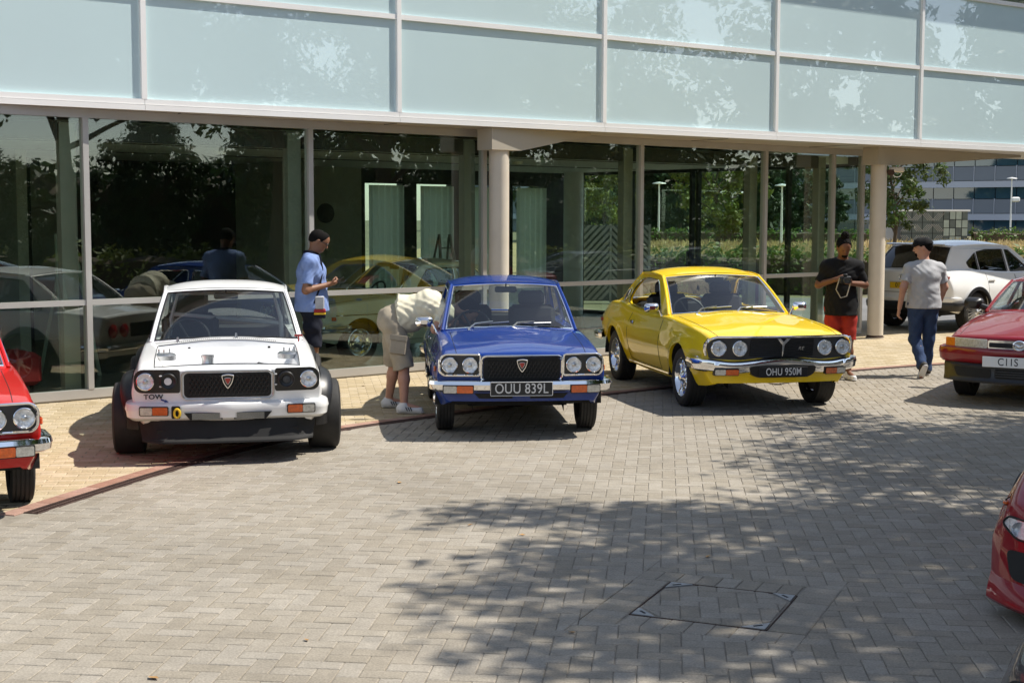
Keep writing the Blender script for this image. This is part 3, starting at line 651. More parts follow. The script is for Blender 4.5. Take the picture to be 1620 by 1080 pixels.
def rx3(name, loc, hd, paint, label, kind, plate=None, group=None):
    sp = dict(RX)
    if kind == 'race': sp.update(no_bonnet=True, race=True, bonnet=(-.30, .62), lines=RX['lines'] + [-.30], arch=.335, flare=.01, drop=-.0, wr=.30)
    c = Car(sp, name, loc, hd, paint, label=label, cat='car', group=group); c.body(); c.seams(); c.under()
    c.cabin(open_side=(0,) if kind == 'blue' else (), trim='chrome' if kind != 'race' else 'black_trim')
    grille_rx3(c); badge_rx3(c); tail_rx3(c)
    trim = M['chrome']
    gring = c.ring('grille_surround', rrect(-.362, .362, .522, .75, .045), trim if kind != 'race' else M['steel'], .012 if kind != 'race' else .007, .008)
    for sg in (-1, 1):
        ol = LAMP_OL if sg > 0 else mir(LAMP_OL)
        c.panel('lamp_panel', ol, M['satin_grey'] if kind != 'race' else M['black_trim'], .003, .02)
        if kind != 'race': c.ring('lamp_surround', ol, trim, .011, .008)
        c.lamp(sg * .645, .672, .066); c.lamp(sg * .465, .672, .066, blank=kind == 'race')
        if kind != 'race':
            m = MB(); m.rbox(c.pside(.45, .62, sg, .008), (.07, .02, .05), .006); m.build('side_repeater', M['amber'], c.root)
    if kind == 'race':
        c.bumper(.425, .15, .02, M['white_paint'], back=.42, bulge=.05, vpeak=.03, ends=-.005)
        for sg in (-1, 1):
            c.indicator(sg * .475, sg * .69, .405, .465, .085)
            ol = [(sg * .045, .362), (sg * .30, .362), (sg * .345, .418), (sg * .045, .418)]; ol = ol if sg > 0 else ol[::-1]
            at = lambda y, z, o=0.: c.fp(y, z, o + .085)
            mb = MB(); mb.cprism(ol, lambda y, z: at(y, z), (-.03, 0, 0)); o = mb.build('air_intake', M['matt_black'], c.root)
            m2 = MB()
            for z in np.linspace(.368, .412, 6): m2.box(at(sg * .17, z, .002), (.006, .23, .003))
            m2.build('cooler_fins', M['steel'], o)
        # front air dam with brake ducts and a lip
        G = []
        for z, o_ in ((.355, .035), (.28, .06), (.215, .085), (.195, .125), (.180, .128), (.175, .05)):
            row = []
            for y in np.linspace(-.72, .72, 31): y *= 1 - .06 * (.355 - z) / .18; row.append((c.fx(y, .4) + o_ - .16 * max(0, (abs(y) - .50) / .21) ** 2, y, z))
            G.append(row)
        mb = MB(); mb.grid(G); o = mb.build('air_dam', M['matt_black'], c.root)
        for sg in (-1, 1):
            mb = MB(); mb.cprism(([(sg * .36, .225), (sg * .56, .225), (sg * .56, .285), (sg * .36, .262)][::sg]), lambda y, z: c.fp(y, z, .083), (-.02, 0, 0)); mb.build('brake_duct', M['matt_black'], o, smooth=False)
        # bolted-on arch flares
        for xw in (0., -sp['wb_len']):
            for sg in (-1, 1):
                G = []
                for k, (q, dr) in enumerate(((0., .07), (.05, .055), (.085, .03), (.10, .0), (.09, -.012))):
                    G.append([(xw + (sp['arch'] + dr) * math.cos(a) * 1.02, sg * (c.side_y(xw + .3 * math.cos(a), max(.33, .3 + .33 * math.sin(a))) + q - .012), max(.24, sp['wr'] + (sp['arch'] + dr) * math.sin(a))) for a in np.linspace(-.12, math.pi + .12, 30)])
                mb = MB(); mb.grid(G); mb.build('wheel_arch_flare', M['black_trim'], c.root)
        for x in (0., -sp['wb_len']):
            for sg in (-1, 1): c.wheel(x, sg, .30, .265, 'spoke5', .94, 0, 'slick')
        # open engine bay
        mb = MB(); zf = .645
        for sg in (-1, 1): mb.grid([[(x, sg * (c.T['ws'](x) - .14), c.top_z(x, c.T['ws'](x) - .14) + .001) for x in np.linspace(-.30, .60, 12)], [(x, sg * (c.T['ws'](x) - .17), c.top_z(x, .55) - .06) for x in np.linspace(-.30, .60, 12)], [(x, sg * .50, zf) for x in np.linspace(-.30, .60, 12)]])
        mb.grid([[(-.30, y, c.top_z(-.30, y) - .002) for y in np.linspace(-.6, .6, 13)], [(-.285, y, .85) for y in np.linspace(-.6, .6, 13)], [(-.25, y, .835 + .01 * math.sin(y * 40)) for y in np.linspace(-.6, .6, 13)], [(-.20, y, .75) for y in np.linspace(-.6, .6, 13)], [(-.16, y, zf) for y in np.linspace(-.6, .6, 13)]])
        mb.grid([[(.60, y, c.top_z(.60, y) - .003) for y in np.linspace(-.58, .58, 13)], [(.58, y, zf + .06) for y in np.linspace(-.58, .58, 13)], [(.56, y, zf) for y in np.linspace(-.58, .58, 13)]])
        mb.grid([[(x, y, zf) for y in (-.56, .56)] for x in (-.18, .58)]); mb.build('engine_bay', M['white_paint'], c.root)
        m2 = MB(); m2.rbox((.12, .02, zf + .01), (.46, .34, .05), .02); m2.build('engine_block', M['satin_grey'], c.root)
        m3 = MB(); m3.rbox((.50, .02, .715), (.05, .62, .03), .01); m3.build('radiator_top', M['satin_grey'], c.root); m3 = MB(); m3.lathe([(.055, -.02), (.055, .02), (.048, .03), (.048, .10), (.055, .10), (.055, .12), (0, .12)], 20, (.28, -.16, .72), 'z'); m3.build('filler_neck', M['steel'], c.root, fix=True)
        for sg in (-1, 1):
            m4 = MB(); m4.lathe([(.10, -.02), (.10, .02), (.08, .035), (0, .035)], 24, (.0, sg * .52, .80), 'z'); 
            for a in range(3): m4.tube([(.05 * math.cos(a * 2.1), sg * .52 + .05 * math.sin(a * 2.1), .82), (.05 * math.cos(a * 2.1), sg * .52 + .05 * math.sin(a * 2.1), .87)], .008, 6)
            m4.build('strut_top', M['steel'], c.root, fix=True)
        P_ = [[c.ptop(x, sg * (c.T['ws'](x) - .14), .001) for x in np.linspace(-.30, .60, 10)] for sg in (-1, 1)] + [[c.ptop(x, y, .001) for y in np.linspace(-.58, .58, 12)] for x in (-.30, .60)]
        for Q in P_: c.ribbon('bay_edge_shade', [Q], M['satin_grey'], .007)  # edge shading of the open bay, drawn as dark ribbons round its rim
        m5 = MB(); m5.tube([(.3, .2, .72), (.3, .26, .76), (.28, .32, .74), (.3, .38, .72)], .02, 7); m5.rbox((.3, .27, .74), (.07, .12, .05), .012); m5.build('throttle_linkage', M['satin_grey'], c.root)
        for y in (-.32, .36):
            m = MB(); p = c.ptop(-.40, y, -.05); m.lathe([(.014, 0), (.014, .006), (0, .006)], 12, (-.272, y, .845), 'x'); m.build('grommet', M['matt_black'], c.root, fix=True)
        # tow hook and lettering
        mb = MB(); mb.cprism(rrect(-.445, -.375, .375, .475, .012), lambda y, z: c.fp(y, z, .082), (-.02, 0, 0)); mb.build('tow_slot', M['matt_black'], c.root)
        mb = MB(); p = c.fp(-.40, .42, .10); mb.tube([p + Vector((0, .022 * math.cos(a), .034 * math.sin(a))) for a in np.linspace(0, 2 * math.pi, 17)[:-1]], .010, 7, closed=True); mb.build('tow_hook', M['plate_yellow'], c.root)
        p = c.fp(-.55, .545, .012); p.y = -.585; text_mesh('TOW', .052, M['ink'], 'tow_lettering', c.root, Matrix(((0, 0, 1, p.x), (1, 0, 0, p.y), (0, 1, 0, p.z), (0, 0, 0, 1))), .001, 1.15, bold=.0015)
        mb = MB(); a0 = Vector((-.52, .518)); mb.cprism([(-.525, .528), (-.49, .515), (-.493, .524), (-.465, .498), (-.503, .496), (-.498, .505), (-.53, .517)], lambda y, z: c.fp(y, z, .003), (-.002, 0, 0)); mb.build('tow_arrow', M['blue_paint'], c.root, smooth=False)
        # cut-off key and wiper spindles
        mb = MB(); p = c.ptop(-.36, .62, .02); mb.tube([p, p + Vector((0, 0, .05))], .007, 6); mb.box(p + Vector((0, 0, .055)), (.02, .07, .018)); mb.build('isolator_key', M['red_lens'], c.root)
        for y in (-.42, .08): mb = MB(); p = c.ptop(-.42, y, 0); mb.tube([p, p + Vector((.0, 0, .04))], [.014, .008], 8); mb.build('wiper_spindle', M['steel'], c.root)
        c.slots(.06, .42, 22, x=-.385)
        # roll cage seen through the glass
        mb = MB(); mb.tube([(-1.75, -.56, .3), (-1.75, -.52, 1.0), (-1.75, -.45, 1.25), (-1.75, .45, 1.25), (-1.75, .52, 1.0), (-1.75, .56, .3)], .022, 8); mb.tube([(-1.75, -.5, 1.05), (-1.75, .5, .95)], .02, 8); mb.build('roll_cage', M['plate_silver'], c.root)
    else:
        c.bumper(.485, .105, .05, M['chrome'], back=.48, bulge=.04)
        m = .095
        for sg in (-1, 1): c.indicator(sg * .44, sg * .70, .425, .488, m)
        for sg in (-1, 1):
            mb = MB(); mb.cprism(([(sg * .08, .365), (sg * .38, .365), (sg * .42, .41), (sg * .08, .41)][::sg]), lambda y, z: c.fp(y, z, .006), (-.02, 0, 0)); mb.build('valance_slot', M['matt_black'], c.root, smooth=False)
        if plate: c.plate(plate, -.01, .465, .56, .128, M['plate_black'], M['plate_silver'], .11, border=M['plate_silver'], size=.125, sx=.82)
        c.wheels(.165, 'steel', .285, .03); c.wipers(); c.slots(.06, .42, 22, x=-.42)
        if kind == 'blue': c.mirror(-.74, -1, up=.10)
        mb = MB(); zz = .80
        for sg in (-1, 1): mb.tube([c.pside(x, .66, sg, .004) for x in np.linspace(.4, -3.2, 40) if c.zlow(x) < .64], .006, 5)
        mb.build('waist_trim', M['chrome'], c.root)
        for sg in (-1, 1): m = MB(); p = c.pside(-1.62, .735, sg, .012); m.rbox(p, (.13, .02, .022), .008); m.build('door_handle', M['chrome'], c.root)
    return c
L4 = dict(xf=.80, xr=-3.42, halfw=.83, wb_len=2.51, wr=.305, arch=.365, sweep=.12, rake=.20, zf=.80, rn=.03, r=.05, zt=.8, rrake=-.06, hump=.016, crown=2.0,
    zb=[(.80, .30), (.5, .27), (0, .25), (-1.2, .24), (-2.5, .27), (-3.0, .33), (-3.42, .40)], zm=[(.8, .60), (-1.2, .62), (-2.6, .68), (-3.42, .66)],
    zs=[(.80, .715), (.5, .765), (-.1, .825), (-.8, .855), (-1.5, .845), (-2.0, .86), (-2.5, .905), (-3.0, .895), (-3.42, .83)],
    wb=[(.80, .68), (.3, .73), (-1.2, .74), (-3.0, .72), (-3.42, .68)], wm=[(.80, .805), (.2, .83), (-1.2, .825), (-2.4, .845), (-3.0, .83), (-3.42, .77)],
    ws=[(.80, .745), (.1, .765), (-.8, .765), (-1.6, .755), (-2.4, .77), (-3.42, .70)], zc=[(.80, .79), (.5, .845), (0, .89), (-.62, .945), (-2.9, .985), (-3.42, .91)],
    cab=(-.72, -2.95), bonnet=(-.55, .74), boot=(-3.36, -3.0), doors=[(-1.98, -.78)], lines=[-.55, .74, -.72, -2.95, -1.98, -.78, -3.0, -3.36], bonnet_in=.055, flare=.03, flarew=.07, crease=[(.735, .010)],
    rim=.20,
    gh=dict(wsb=(-.60, .945, -.80, .705, .905), wst=(-1.30, 1.345, -1.40, .585, 1.31), rwt=(-2.28, 1.345, -2.20, .575, 1.315), rwb=(-3.02, .985, -2.92, .62, .955), crown=.04,
        rail=[(-.80, .905), (-1.40, 1.31), (-1.8, 1.335), (-2.20, 1.315), (-2.92, .955)], ry=[(-.80, .705), (-1.40, .585), (-1.8, .595), (-2.20, .575), (-2.92, .62)],
        belt=[(-.80, .905), (-1.6, .895), (-2.2, .915), (-2.92, .955)], by=[(-.80, .715), (-1.6, .715), (-2.92, .67)],
        windows=[[(-1.0, .915), (-1.43, 1.265), (-1.85, 1.285), (-2.12, 1.245), (-2.34, 1.08), (-2.40, .965), (-2.25, .93)]], wrnd=[.02, .08, .1, .12, .12, .05, .05]))
def rx4(loc, hd, paint, label):
    c = Car(L4, 'parked_car', loc, hd, paint, label=label, cat='car', group='classic cars lined up on the paving'); c.body(); c.seams(); c.under(); c.cabin(open_side=(0,))
    ol = roundpoly([(-.775, .70), (-.70, .775), (.70, .775), (.775, .70), (.74, .565), (.42, .55), (.25, .57), (-.25, .57), (-.42, .55), (-.74, .565)], .03)
    g = c.panel('grille', ol, M['satin_grey'], .004, .02)
    mb = MB()
    for z in np.linspace(.592, .757, 9):
        for a, b in ((-.335, -.02), (.02, .335)): mb.tube([c.fp(y, z, .012) for y in np.linspace(a, b, 7)], .0055, 5)
    mb.build('grille_bar', M['black_trim'], g)
    mb = MB(); mb.cprism(rrect(-.34, .34, .582, .767, .02), lambda y, z: c.fp(y, z, .008), (-.01, 0, 0)); mb.build('grille_backing', M['matt_black'], g)
    mb = MB(); mb.cprism([(-.07, .768), (-.035, .771), (0, .735), (.035, .771), (.07, .768), (.012, .705), (.005, .59), (-.005, .59), (-.012, .705)], lambda y, z: c.fp(y, z, .03), (-.02, 0, 0)); mb.build('grille_emblem', M['chrome'], c.root, angle=20)
    p = c.fp(.20, .665, .02); text_mesh('RE', .05, M['chrome'], 'grille_lettering', c.root, Matrix(((0, 0, 1, p.x), (1, .25, 0, p.y), (0, 1, 0, p.z), (0, 0, 0, 1))), .002, 1.1)
    mb = MB(); mb.tube([c.fp(y, .787 - .06 * max(0, abs(y) - .70) / .1, .012) for y in np.linspace(-.77, .77, 31)], .012, 6); mb.build('bonnet_trim', M['chrome'], c.root)
    for sg in (-1, 1):
        mb = MB(); mb.tube([c.fp(sg * y, z, .014) for y, z in ((.755, .77), (.785, .72), (.79, .66), (.775, .60))], .016, 7); mb.build('end_trim', M['chrome'], c.root)
        c.lamp(sg * .665, .672, .074); c.lamp(sg * .455, .672, .074)
    c.bumper(.50, .135, .035, M['chrome'], back=.40, bulge=.05, zfun=lambda y: .493 + .022 * math.cos(min(1, abs(y) / .5) * math.pi) + .035 * sstep((abs(y) - .5) / .35), ends=.015)
    m = .10
    for sg in (-1, 1): c.indicator(sg * .47, sg * .70, .405, .46, m)
    at = lambda y, z, o=0.: c.fp(y, z, .095 + o); mb = MB(); mb.cprism(roundpoly([(-.36, .49), (.36, .49), (.34, .41), (.27, .375), (-.27, .375), (-.34, .41)], .04), lambda y, z: at(y, z), (-.08, 0, 0)); mb.build('plate_recess', M['black_trim'], c.root)
    c.plate('OHU 950M', 0, .432, .52, .105, M['plate_black'], M['plate_silver'], .103, size=.104, sx=.74)
    for sg in (-1, 1):
        m_ = MB(); m_.rbox(c.pside(.56, .56, sg, .006), (.085, .02, .05), .006); o = m_.build('side_repeater', M['chrome'], c.root); m_ = MB(); m_.rbox(c.pside(.56, .56, sg, .011), (.07, .02, .038), .006); m_.build('amber_lens', M['red_lens'], o)
        m_ = MB(); m_.rbox(c.pside(-1.84, .76, sg, .012), (.10, .02, .035), .008); m_.build('door_handle', M['chrome'], c.root)
        m_ = MB(); x, z = -2.56, 1.04; y = c.ygs(x, z) + .004; q = [(x + .055 * math.cos(a) * .8 + .03 * math.sin(a), sg * (c.ygs(x, z + .075 * math.sin(a)) + .006), z + .075 * math.sin(a)) for a in np.linspace(0, 2 * math.pi, 24, endpoint=False)]; m_.prism(q, (0, -sg * .01, 0)); o = m_.build('pillar_badge', M['satin_grey'], c.root); m_ = MB(); m_.tube(q, .006, 6, closed=True); m_.build('badge_rim', M['chrome'], o)
        m_ = MB(); m_.rbox(c.pside(-3.2, .70, sg, .006), (.12, .02, .05), .008); m_.build('rear_marker', M['red_lens'], c.root)
        mb = MB(); mb.tube([c.pside(x, .285, sg, .004) for x in np.linspace(-.42, -2.08, 12)], .010, 5); mb.build('sill_trim', M['chrome'], c.root)
    c.panel('tail_panel', rrect(-.66, .66, .60, .78, .03), M['black_trim'], at=c.rp)
    for sg in (-1, 1): c.panel('tail_lamp', rrect(*sorted((sg * .3, sg * .62)), .62, .76, .02), M['red_lens'], .01, at=c.rp)
    c.bumper(.50, .10, .03, M['chrome'], at_rear=True, back=.3)
    c.wheels(.215, 'cross', .305, .005); c.wipers(park=.12); c.slots(.06, .42, 20, x=-.52)
    c.mirror(-.86, -1, up=.10); c.mirror(-.86, 1, up=.10)
    return c
CO = dict(xf=.92, xr=-3.60, halfw=.865, wb_len=2.70, wr=.315, arch=.355, sweep=.26, swp=2.6, rake=.05, zf=.72, rn=.05, r=.07, zt=.8, rrake=-.05, rsweep=.14, warpL=.6, crown=1.9,
    zb=[(.92, .27), (.5, .22), (0, .20), (-1.2, .19), (-2.7, .22), (-3.6, .32)], zm=[(.92, .52), (-1.2, .58), (-3.6, .62)],
    zs=[(.92, .645), (.6, .69), (.1, .76), (-.5, .81), (-1.5, .83), (-2.6, .86), (-3.6, .84)],
    wb=[(.92, .76), (.3, .80), (-1.2, .79), (-3.6, .74)], wm=[(.92, .835), (.2, .865), (-1.2, .865), (-2.7, .87), (-3.6, .82)],
    ws=[(.92, .78), (.1, .78), (-.8, .775), (-2.4, .77), (-3.6, .72)], zc=[(.92, .735), (.6, .80), (.2, .87), (-.45, .955), (-2.9, 1.0), (-3.6, .95)],
    cab=(-.62, -2.92), bonnet=(-.40, .80), boot=(-3.5, -2.95), doors=[(-1.95, -.62)], lines=[-.40, .80, -.62, -2.92, -1.95, -2.95, -3.5], bonnet_in=.05, flare=.012, rim=.20,
    gh=dict(wsb=(-.40, .955, -.72, .725, .90), wst=(-1.22, 1.27, -1.36, .57, 1.24), rwt=(-2.2, 1.27, -2.1, .56, 1.24), rwb=(-3.0, 1.0, -2.85, .64, .95), crown=.035,
        rail=[(-.72, .90), (-1.36, 1.24), (-1.7, 1.26), (-2.1, 1.24), (-2.85, .95)], ry=[(-.72, .725), (-1.36, .57), (-2.1, .56), (-2.85, .64)],
        belt=[(-.72, .90), (-1.7, .91), (-2.85, .95)], by=[(-.72, .735), (-1.7, .73), (-2.85, .67)],
        windows=[[(-.98, .92), (-1.42, 1.20), (-1.85, 1.215), (-1.85, .925)], [(-1.9, .925), (-1.9, 1.215), (-2.08, 1.195), (-2.5, .98), (-2.45, .945)]], wrnd=.03))
def coupe(name, loc, hd, paint, label, group, detail=True, plate=True):
    c = Car(CO, name, loc, hd, paint, label=label, cat='car', group=group); c.body(); c.seams(); c.under(); c.cabin(trim=None, rail=False, interior=detail)
    c.wheels(.205, 'spoke5', .315, .02)
    if not detail: return c
    for sg in (-1, 1):
        o = c.panel('headlight', rrect(*sorted((sg * .335, sg * .79)), .605, .705, .015), M['reflector'], .006, .03)
        m = MB(); m.cprism(rrect(*sorted((sg * .335, sg * .70)), .607, .703, .012), lambda y, z: c.fp(y, z, .012), (-.004, 0, 0)); m.build('lens', M['clear_lens'], o)
        m = MB(); m.cprism(rrect(*sorted((sg * .70, sg * .815)), .607, .703, .012), lambda y, z: c.fp(y, z, .012), (-.01, 0, 0)); m.build('corner_lens', M['amber'], o)
        m = MB(); m.cprism(rrect(*sorted((sg * .50, sg * .80)), .515, .55, .012), lambda y, z: c.fp(y, z, .03), (-.02, 0, 0)); m.build('indicator', M['amber'], c.root)
        m = MB(); m.cprism(roundpoly([(sg * .28, .30), (sg * .66, .30), (sg * .70, .40), (sg * .28, .40)][::sg], .03), lambda y, z: c.fp(y, z, .06), (-.03, 0, 0)); m.build('fog_recess', M['matt_black'], c.root)
        e = MB(); b = Vector((-.80, sg * .73, .93)); e.tube([b, b + Vector((.02, sg * .07, .03))], [.04, .035], 8); rows = []
        for t, k in ((-.08, .3), (-.06, .8), (-.02, 1), (.03, .9), (.07, .45)): rows.append([b + Vector((t, sg * .15 + a * k, .055 + q * k)) for a, q in rrect(-.115, .115, -.07, .07, .06, 4)])
        e.grid(rows, wrap=True); e.add(rows[0], [tuple(range(len(rows[0])))]); e.add(rows[-1], [tuple(range(len(rows[0])))]); e.build('door_mirror', M['black_trim'], c.root, fix=True)
    g = c.panel('grille', rrect(-.33, .33, .61, .70, .02), M['chrome'], .008, .02)
    for sg in (-1, 1): m = MB(); m.cprism(rrect(*sorted((sg * .07, sg * .315)), .625, .675, .012), lambda y, z: c.fp(y, z, .012), (-.006, 0, 0)); m.build('grille_opening', M['matt_black'], g)
    m = MB()
    for sg in (-1, 1):
        for z in (.637, .650, .663): m.tube([c.fp(y * sg, z, .014) for y in np.linspace(.075, .31, 6)], .003, 4)
    m.build('grille_bar', M['satin_grey'], g)
    m = MB(); p = c.fp(0, .655, .012); m.tube([p + Vector((.012, .062 * math.cos(a), .048 * math.sin(a))) for a in np.linspace(0, 2 * math.pi, 25)[:-1]], .008, 7, closed=True); m.tube([p + Vector((.014, -.05, .012)), p + Vector((.014, 0, -.012)), p + Vector((.014, .05, .012))], .007, 6); m.build('grille_badge', M['chrome'], c.root)
    c.bumper(.53, .17, .012, c.paint, back=.55, bulge=.045, ends=.0)
    G = [[(c.fx(y, .4) + o_ - .05 * max(0, (abs(y) - .6) / .25) ** 2, y, z) for y in np.linspace(-.83, .83, 31)] for z, o_ in ((.445, .03), (.42, .055), (.30, .05), (.265, .075), (.245, .07), (.24, .0))]
    mb = MB(); mb.grid(G); mb.build('front_lip', M['black_trim'], c.root)
    mb = MB(); mb.cprism(rrect(-.24, .24, .30, .40, .02), lambda y, z: c.fp(y, z, .062), (-.02, 0, 0)); o = mb.build('air_intake', M['matt_black'], c.root)
    m = MB()
    for z in (.325, .35, .375): m.box(c.fp(0, z, .064), (.008, .46, .006))
    m.build('intake_fin', M['satin_grey'], o)
    if plate: c.plate('C11S', -.10, .48, .52, .112, M['plate_white'], M['ink'], .085, size=.11, sx=.85)
    return c
SV = dict(xf=.93, xr=-3.62, halfw=.92, wb_len=2.70, wr=.36, arch=.415, sweep=.20, rake=.05, zf=1.0, rn=.06, r=.06, zt=1.0, rrake=.10, rsweep=.20, warpL=.55, crown=2.0,
    zb=[(.93, .34), (.5, .27), (0, .27), (-1.3, .27), (-2.7, .30), (-3.3, .36), (-3.62, .42)], zm=[(.93, .72), (-3.62, .78)],
    zs=[(.93, .86), (.4, .95), (-.4, 1.0), (-1.6, 1.03), (-2.8, 1.08), (-3.62, 1.08)],
    wb=[(.93, .80), (.3, .86), (-1.3, .86), (-3.62, .80)], wm=[(.93, .86), (.2, .92), (-1.3, .915), (-2.8, .925), (-3.62, .87)],
    ws=[(.93, .78), (.1, .82), (-1.3, .83), (-2.8, .83), (-3.62, .77)], zc=[(.93, .93), (.4, 1.02), (-.35, 1.10), (-3.3, 1.15), (-3.62, 1.14)],
    cab=(-.45, -3.40), bonnet=(-.3, .8), boot=(-3.61, -3.41), doors=[(-1.32, -.42), (-2.32, -1.34)], lines=[-.45, -3.40, -.3, .8, -.42, -1.32, -1.34, -2.32, -3.41, -3.61], flare=.02, flarew=.06, rim=.245, nspoke=10,
    gh=dict(wsb=(-.25, 1.10, -.50, .78, 1.06), wst=(-1.12, 1.60, -1.28, .62, 1.56), rwt=(-3.12, 1.61, -3.02, .60, 1.575), rwb=(-3.55, 1.16, -3.42, .72, 1.13), crown=.04,
        rail=[(-.50, 1.06), (-1.28, 1.56), (-2.0, 1.60), (-3.02, 1.575), (-3.42, 1.13)], ry=[(-.50, .78), (-1.28, .62), (-2.0, .64), (-3.02, .60), (-3.42, .72)],
        belt=[(-.50, 1.06), (-2.0, 1.09), (-3.42, 1.13)], by=[(-.50, .79), (-2.0, .80), (-3.42, .745)],
        windows=[[(-.72, 1.085), (-1.30, 1.48), (-1.44, 1.495), (-1.44, 1.085)], [(-1.52, 1.09), (-1.52, 1.50), (-2.10, 1.505), (-2.42, 1.46), (-2.42, 1.105)], [(-2.46, 1.12), (-2.46, 1.45), (-2.80, 1.27), (-2.75, 1.18)]], wrnd=.03))
def suv(loc, hd):
    c = Car(SV, 'parked_suv', loc, hd, 'pearl_paint', label='white modern sport utility car parked rear-on beyond the glass corner', cat='car'); c.body(); c.seams(); c.under()
    c.cabin(trim='black_trim', rail=False, rear_glass='privacy_glass', side_glass='privacy_glass', fu=.05, ft=.10)
    for x in (0., -2.70):
        for sg in (-1, 1):
            c.wheel(x, sg, .36, .225, 'spoke5', .91)
            G = [[(x + (.405 + dr) * math.cos(a), sg * (c.side_y(x, .78) + q), max(.29, .36 + (.405 + dr) * math.sin(a))) for a in np.linspace(-.15, math.pi + .15, 32)] for q, dr in ((-.03, .0), (.012, .0), (.016, .03), (.004, .065))]
            mb = MB(); mb.grid(G); mb.build('arch_cladding', M['black_trim'], c.root)
    for sg in (-1, 1):
        mb = MB(); mb.grid([[c.pside(x, z, sg, .012) for x in np.linspace(-.44, -2.26, 12)] for z in (.28, .36, .42)]); mb.build('sill_cladding', M['black_trim'], c.root)
        for x in (-1.2, -2.2): m = MB(); p = c.pside(x, .93, sg, .018); m.rbox(p, (.20, .03, .03), .012); o = m.build('door_handle', M['pearl_paint'], c.root)
        c.panel('tail_lamp', roundpoly([(sg * .46, .94), (sg * .80, .93), (sg * .83, 1.03), (sg * .48, 1.0)][::sg], .02), M['red_lens'], .012, .04, at=c.rp)
        m = MB(); p = c.rp(sg * .60, .40, .02); m.lathe([(.045, 0), (.05, .03), (.04, .03), (.038, -.04)], 20, p, 'x', sgn=-1); m.build('exhaust', M['chrome'], c.root, fix=True)
        b = Vector((-.70, sg * .82, 1.10)); e = MB(); rows = []
        for t, k in ((-.06, .5), (-.04, .9), (0, 1), (.05, .9), (.10, .4)): rows.append([b + Vector((t, sg * .13 + a * k, .06 + q * k)) for a, q in rrect(-.12, .12, -.075, .075, .05, 4)])
        e.grid(rows, wrap=True); e.add(rows[0], [tuple(range(len(rows[0])))]); e.add(rows[-1], [tuple(range(len(rows[0])))]); o = e.build('door_mirror', M['pearl_paint'], c.root, fix=True); m = MB(); m.tube([b + Vector((0, 0, -.02)), b + Vector((0, sg * .10, .01))], .035, 8); m.build('mirror_foot', M['black_trim'], o)
        o = c.panel('headlight', rrect(*sorted((sg * .42, sg * .80)), .78, .86, .03), M['reflector'], .01, .03)
    c.bumper(.475, .17, -.01, M['black_trim'], name='rear_cladding', at_rear=True, back=.46, bulge=.045, ends=-.012)
    c.bumper(.60, .10, -.005, M['pearl_paint'], at_rear=True, back=.3, bulge=.025, ends=-.035)
    c.panel('grille', roundpoly([(-.42, .86), (.42, .86), (.30, .58), (-.30, .58)], .05), M['matt_black'], .01)
    G = [[(c.rp(y, 1.6).x * 0 - 3.08 - d, y, 1.625 - dz) for y in np.linspace(-.6, .6, 9)] for d, dz in ((0, 0), (.16, .005), (.20, .02), (.17, .035), (0, .03))]
    mb = MB(); mb.grid(G); mb.build('roof_spoiler', M['pearl_paint'], c.root)
    m = MB(); p = c.rp(0, .99, .012); m.tube([p + Vector((0, .07 * math.cos(a), .055 * math.sin(a))) for a in np.linspace(0, 2 * math.pi, 25)[:-1]], .008, 7, closed=True); m.tube([p + Vector((0, -.06, .015)), p + Vector((0, 0, -.015)), p + Vector((0, .06, .015))], .008, 6); m.build('tailgate_badge', M['chrome'], c.root)
    c.plate('018 EE', 0, .845, .52, .115, M['plate_yellow'], M['ink'], .02, at=c.rp, size=.12, sx=.85)
    P = [[c.rp(y, .72, .003) for y in np.linspace(-.62, .62, 12)]]
    c.ribbon('tailgate_gap', P, M['matt_black'], .008)
    m = MB(); g = SV['gh']; q0, q1 = c.ws_pt((g['rwb'], g['rwt']), 0, .02), c.ws_pt((g['rwb'], g['rwt']), -.45, .07); m.tube([q0 + Vector((-.03, 0, .01)), q1 + Vector((-.03, 0, .01))], .012, 6); m.build('rear_wiper', M['black_trim'], c.root)
    return c
FD = dict(CO); FD.update(xf=.90, halfw=.88, sweep=.42, swp=3.0, rake=-.25, zf=.55, warpL=.8, rn=.06, r=.09, wr=.31, arch=.345,
    zb=[(.9, .10), (.5, .13), (0, .16), (-1.2, .17), (-2.5, .2), (-3.6, .3)], zm=[(.9, .36), (-1.2, .5), (-3.6, .6)], zs=[(.9, .46), (.6, .54), (.2, .62), (-.1, .65), (-.6, .66), (-1.5, .70), (-2.6, .78), (-3.6, .78)],
    zc=[(.9, .53), (.6, .60), (.2, .68), (-.45, .80), (-2.9, .95), (-3.6, .9)], ws=[(.9, .80), (.1, .80), (-.8, .78), (-2.4, .78), (-3.6, .72)], wb=[(.9, .84), (.3, .84), (-1.2, .80), (-3.6, .74)], wm=[(.9, .86), (.2, .88), (-1.2, .86), (-2.7, .88), (-3.6, .82)],
    gh=dict(CO['gh'], wsb=(-.40, .80, -.72, .725, .76), rail=[(-.72, .76), (-1.36, 1.20), (-1.7, 1.22), (-2.1, 1.20), (-2.85, .92)], wst=(-1.22, 1.23, -1.36, .57, 1.20), rwt=(-2.2, 1.23, -2.1, .56, 1.20), belt=[(-.72, .76), (-1.7, .80), (-2.85, .92)],
        windows=[[(-.98, .80), (-1.42, 1.16), (-1.85, 1.175), (-1.85, .83)], [(-1.9, .84), (-1.9, 1.175), (-2.08, 1.155), (-2.5, .95), (-2.45, .90)]]))
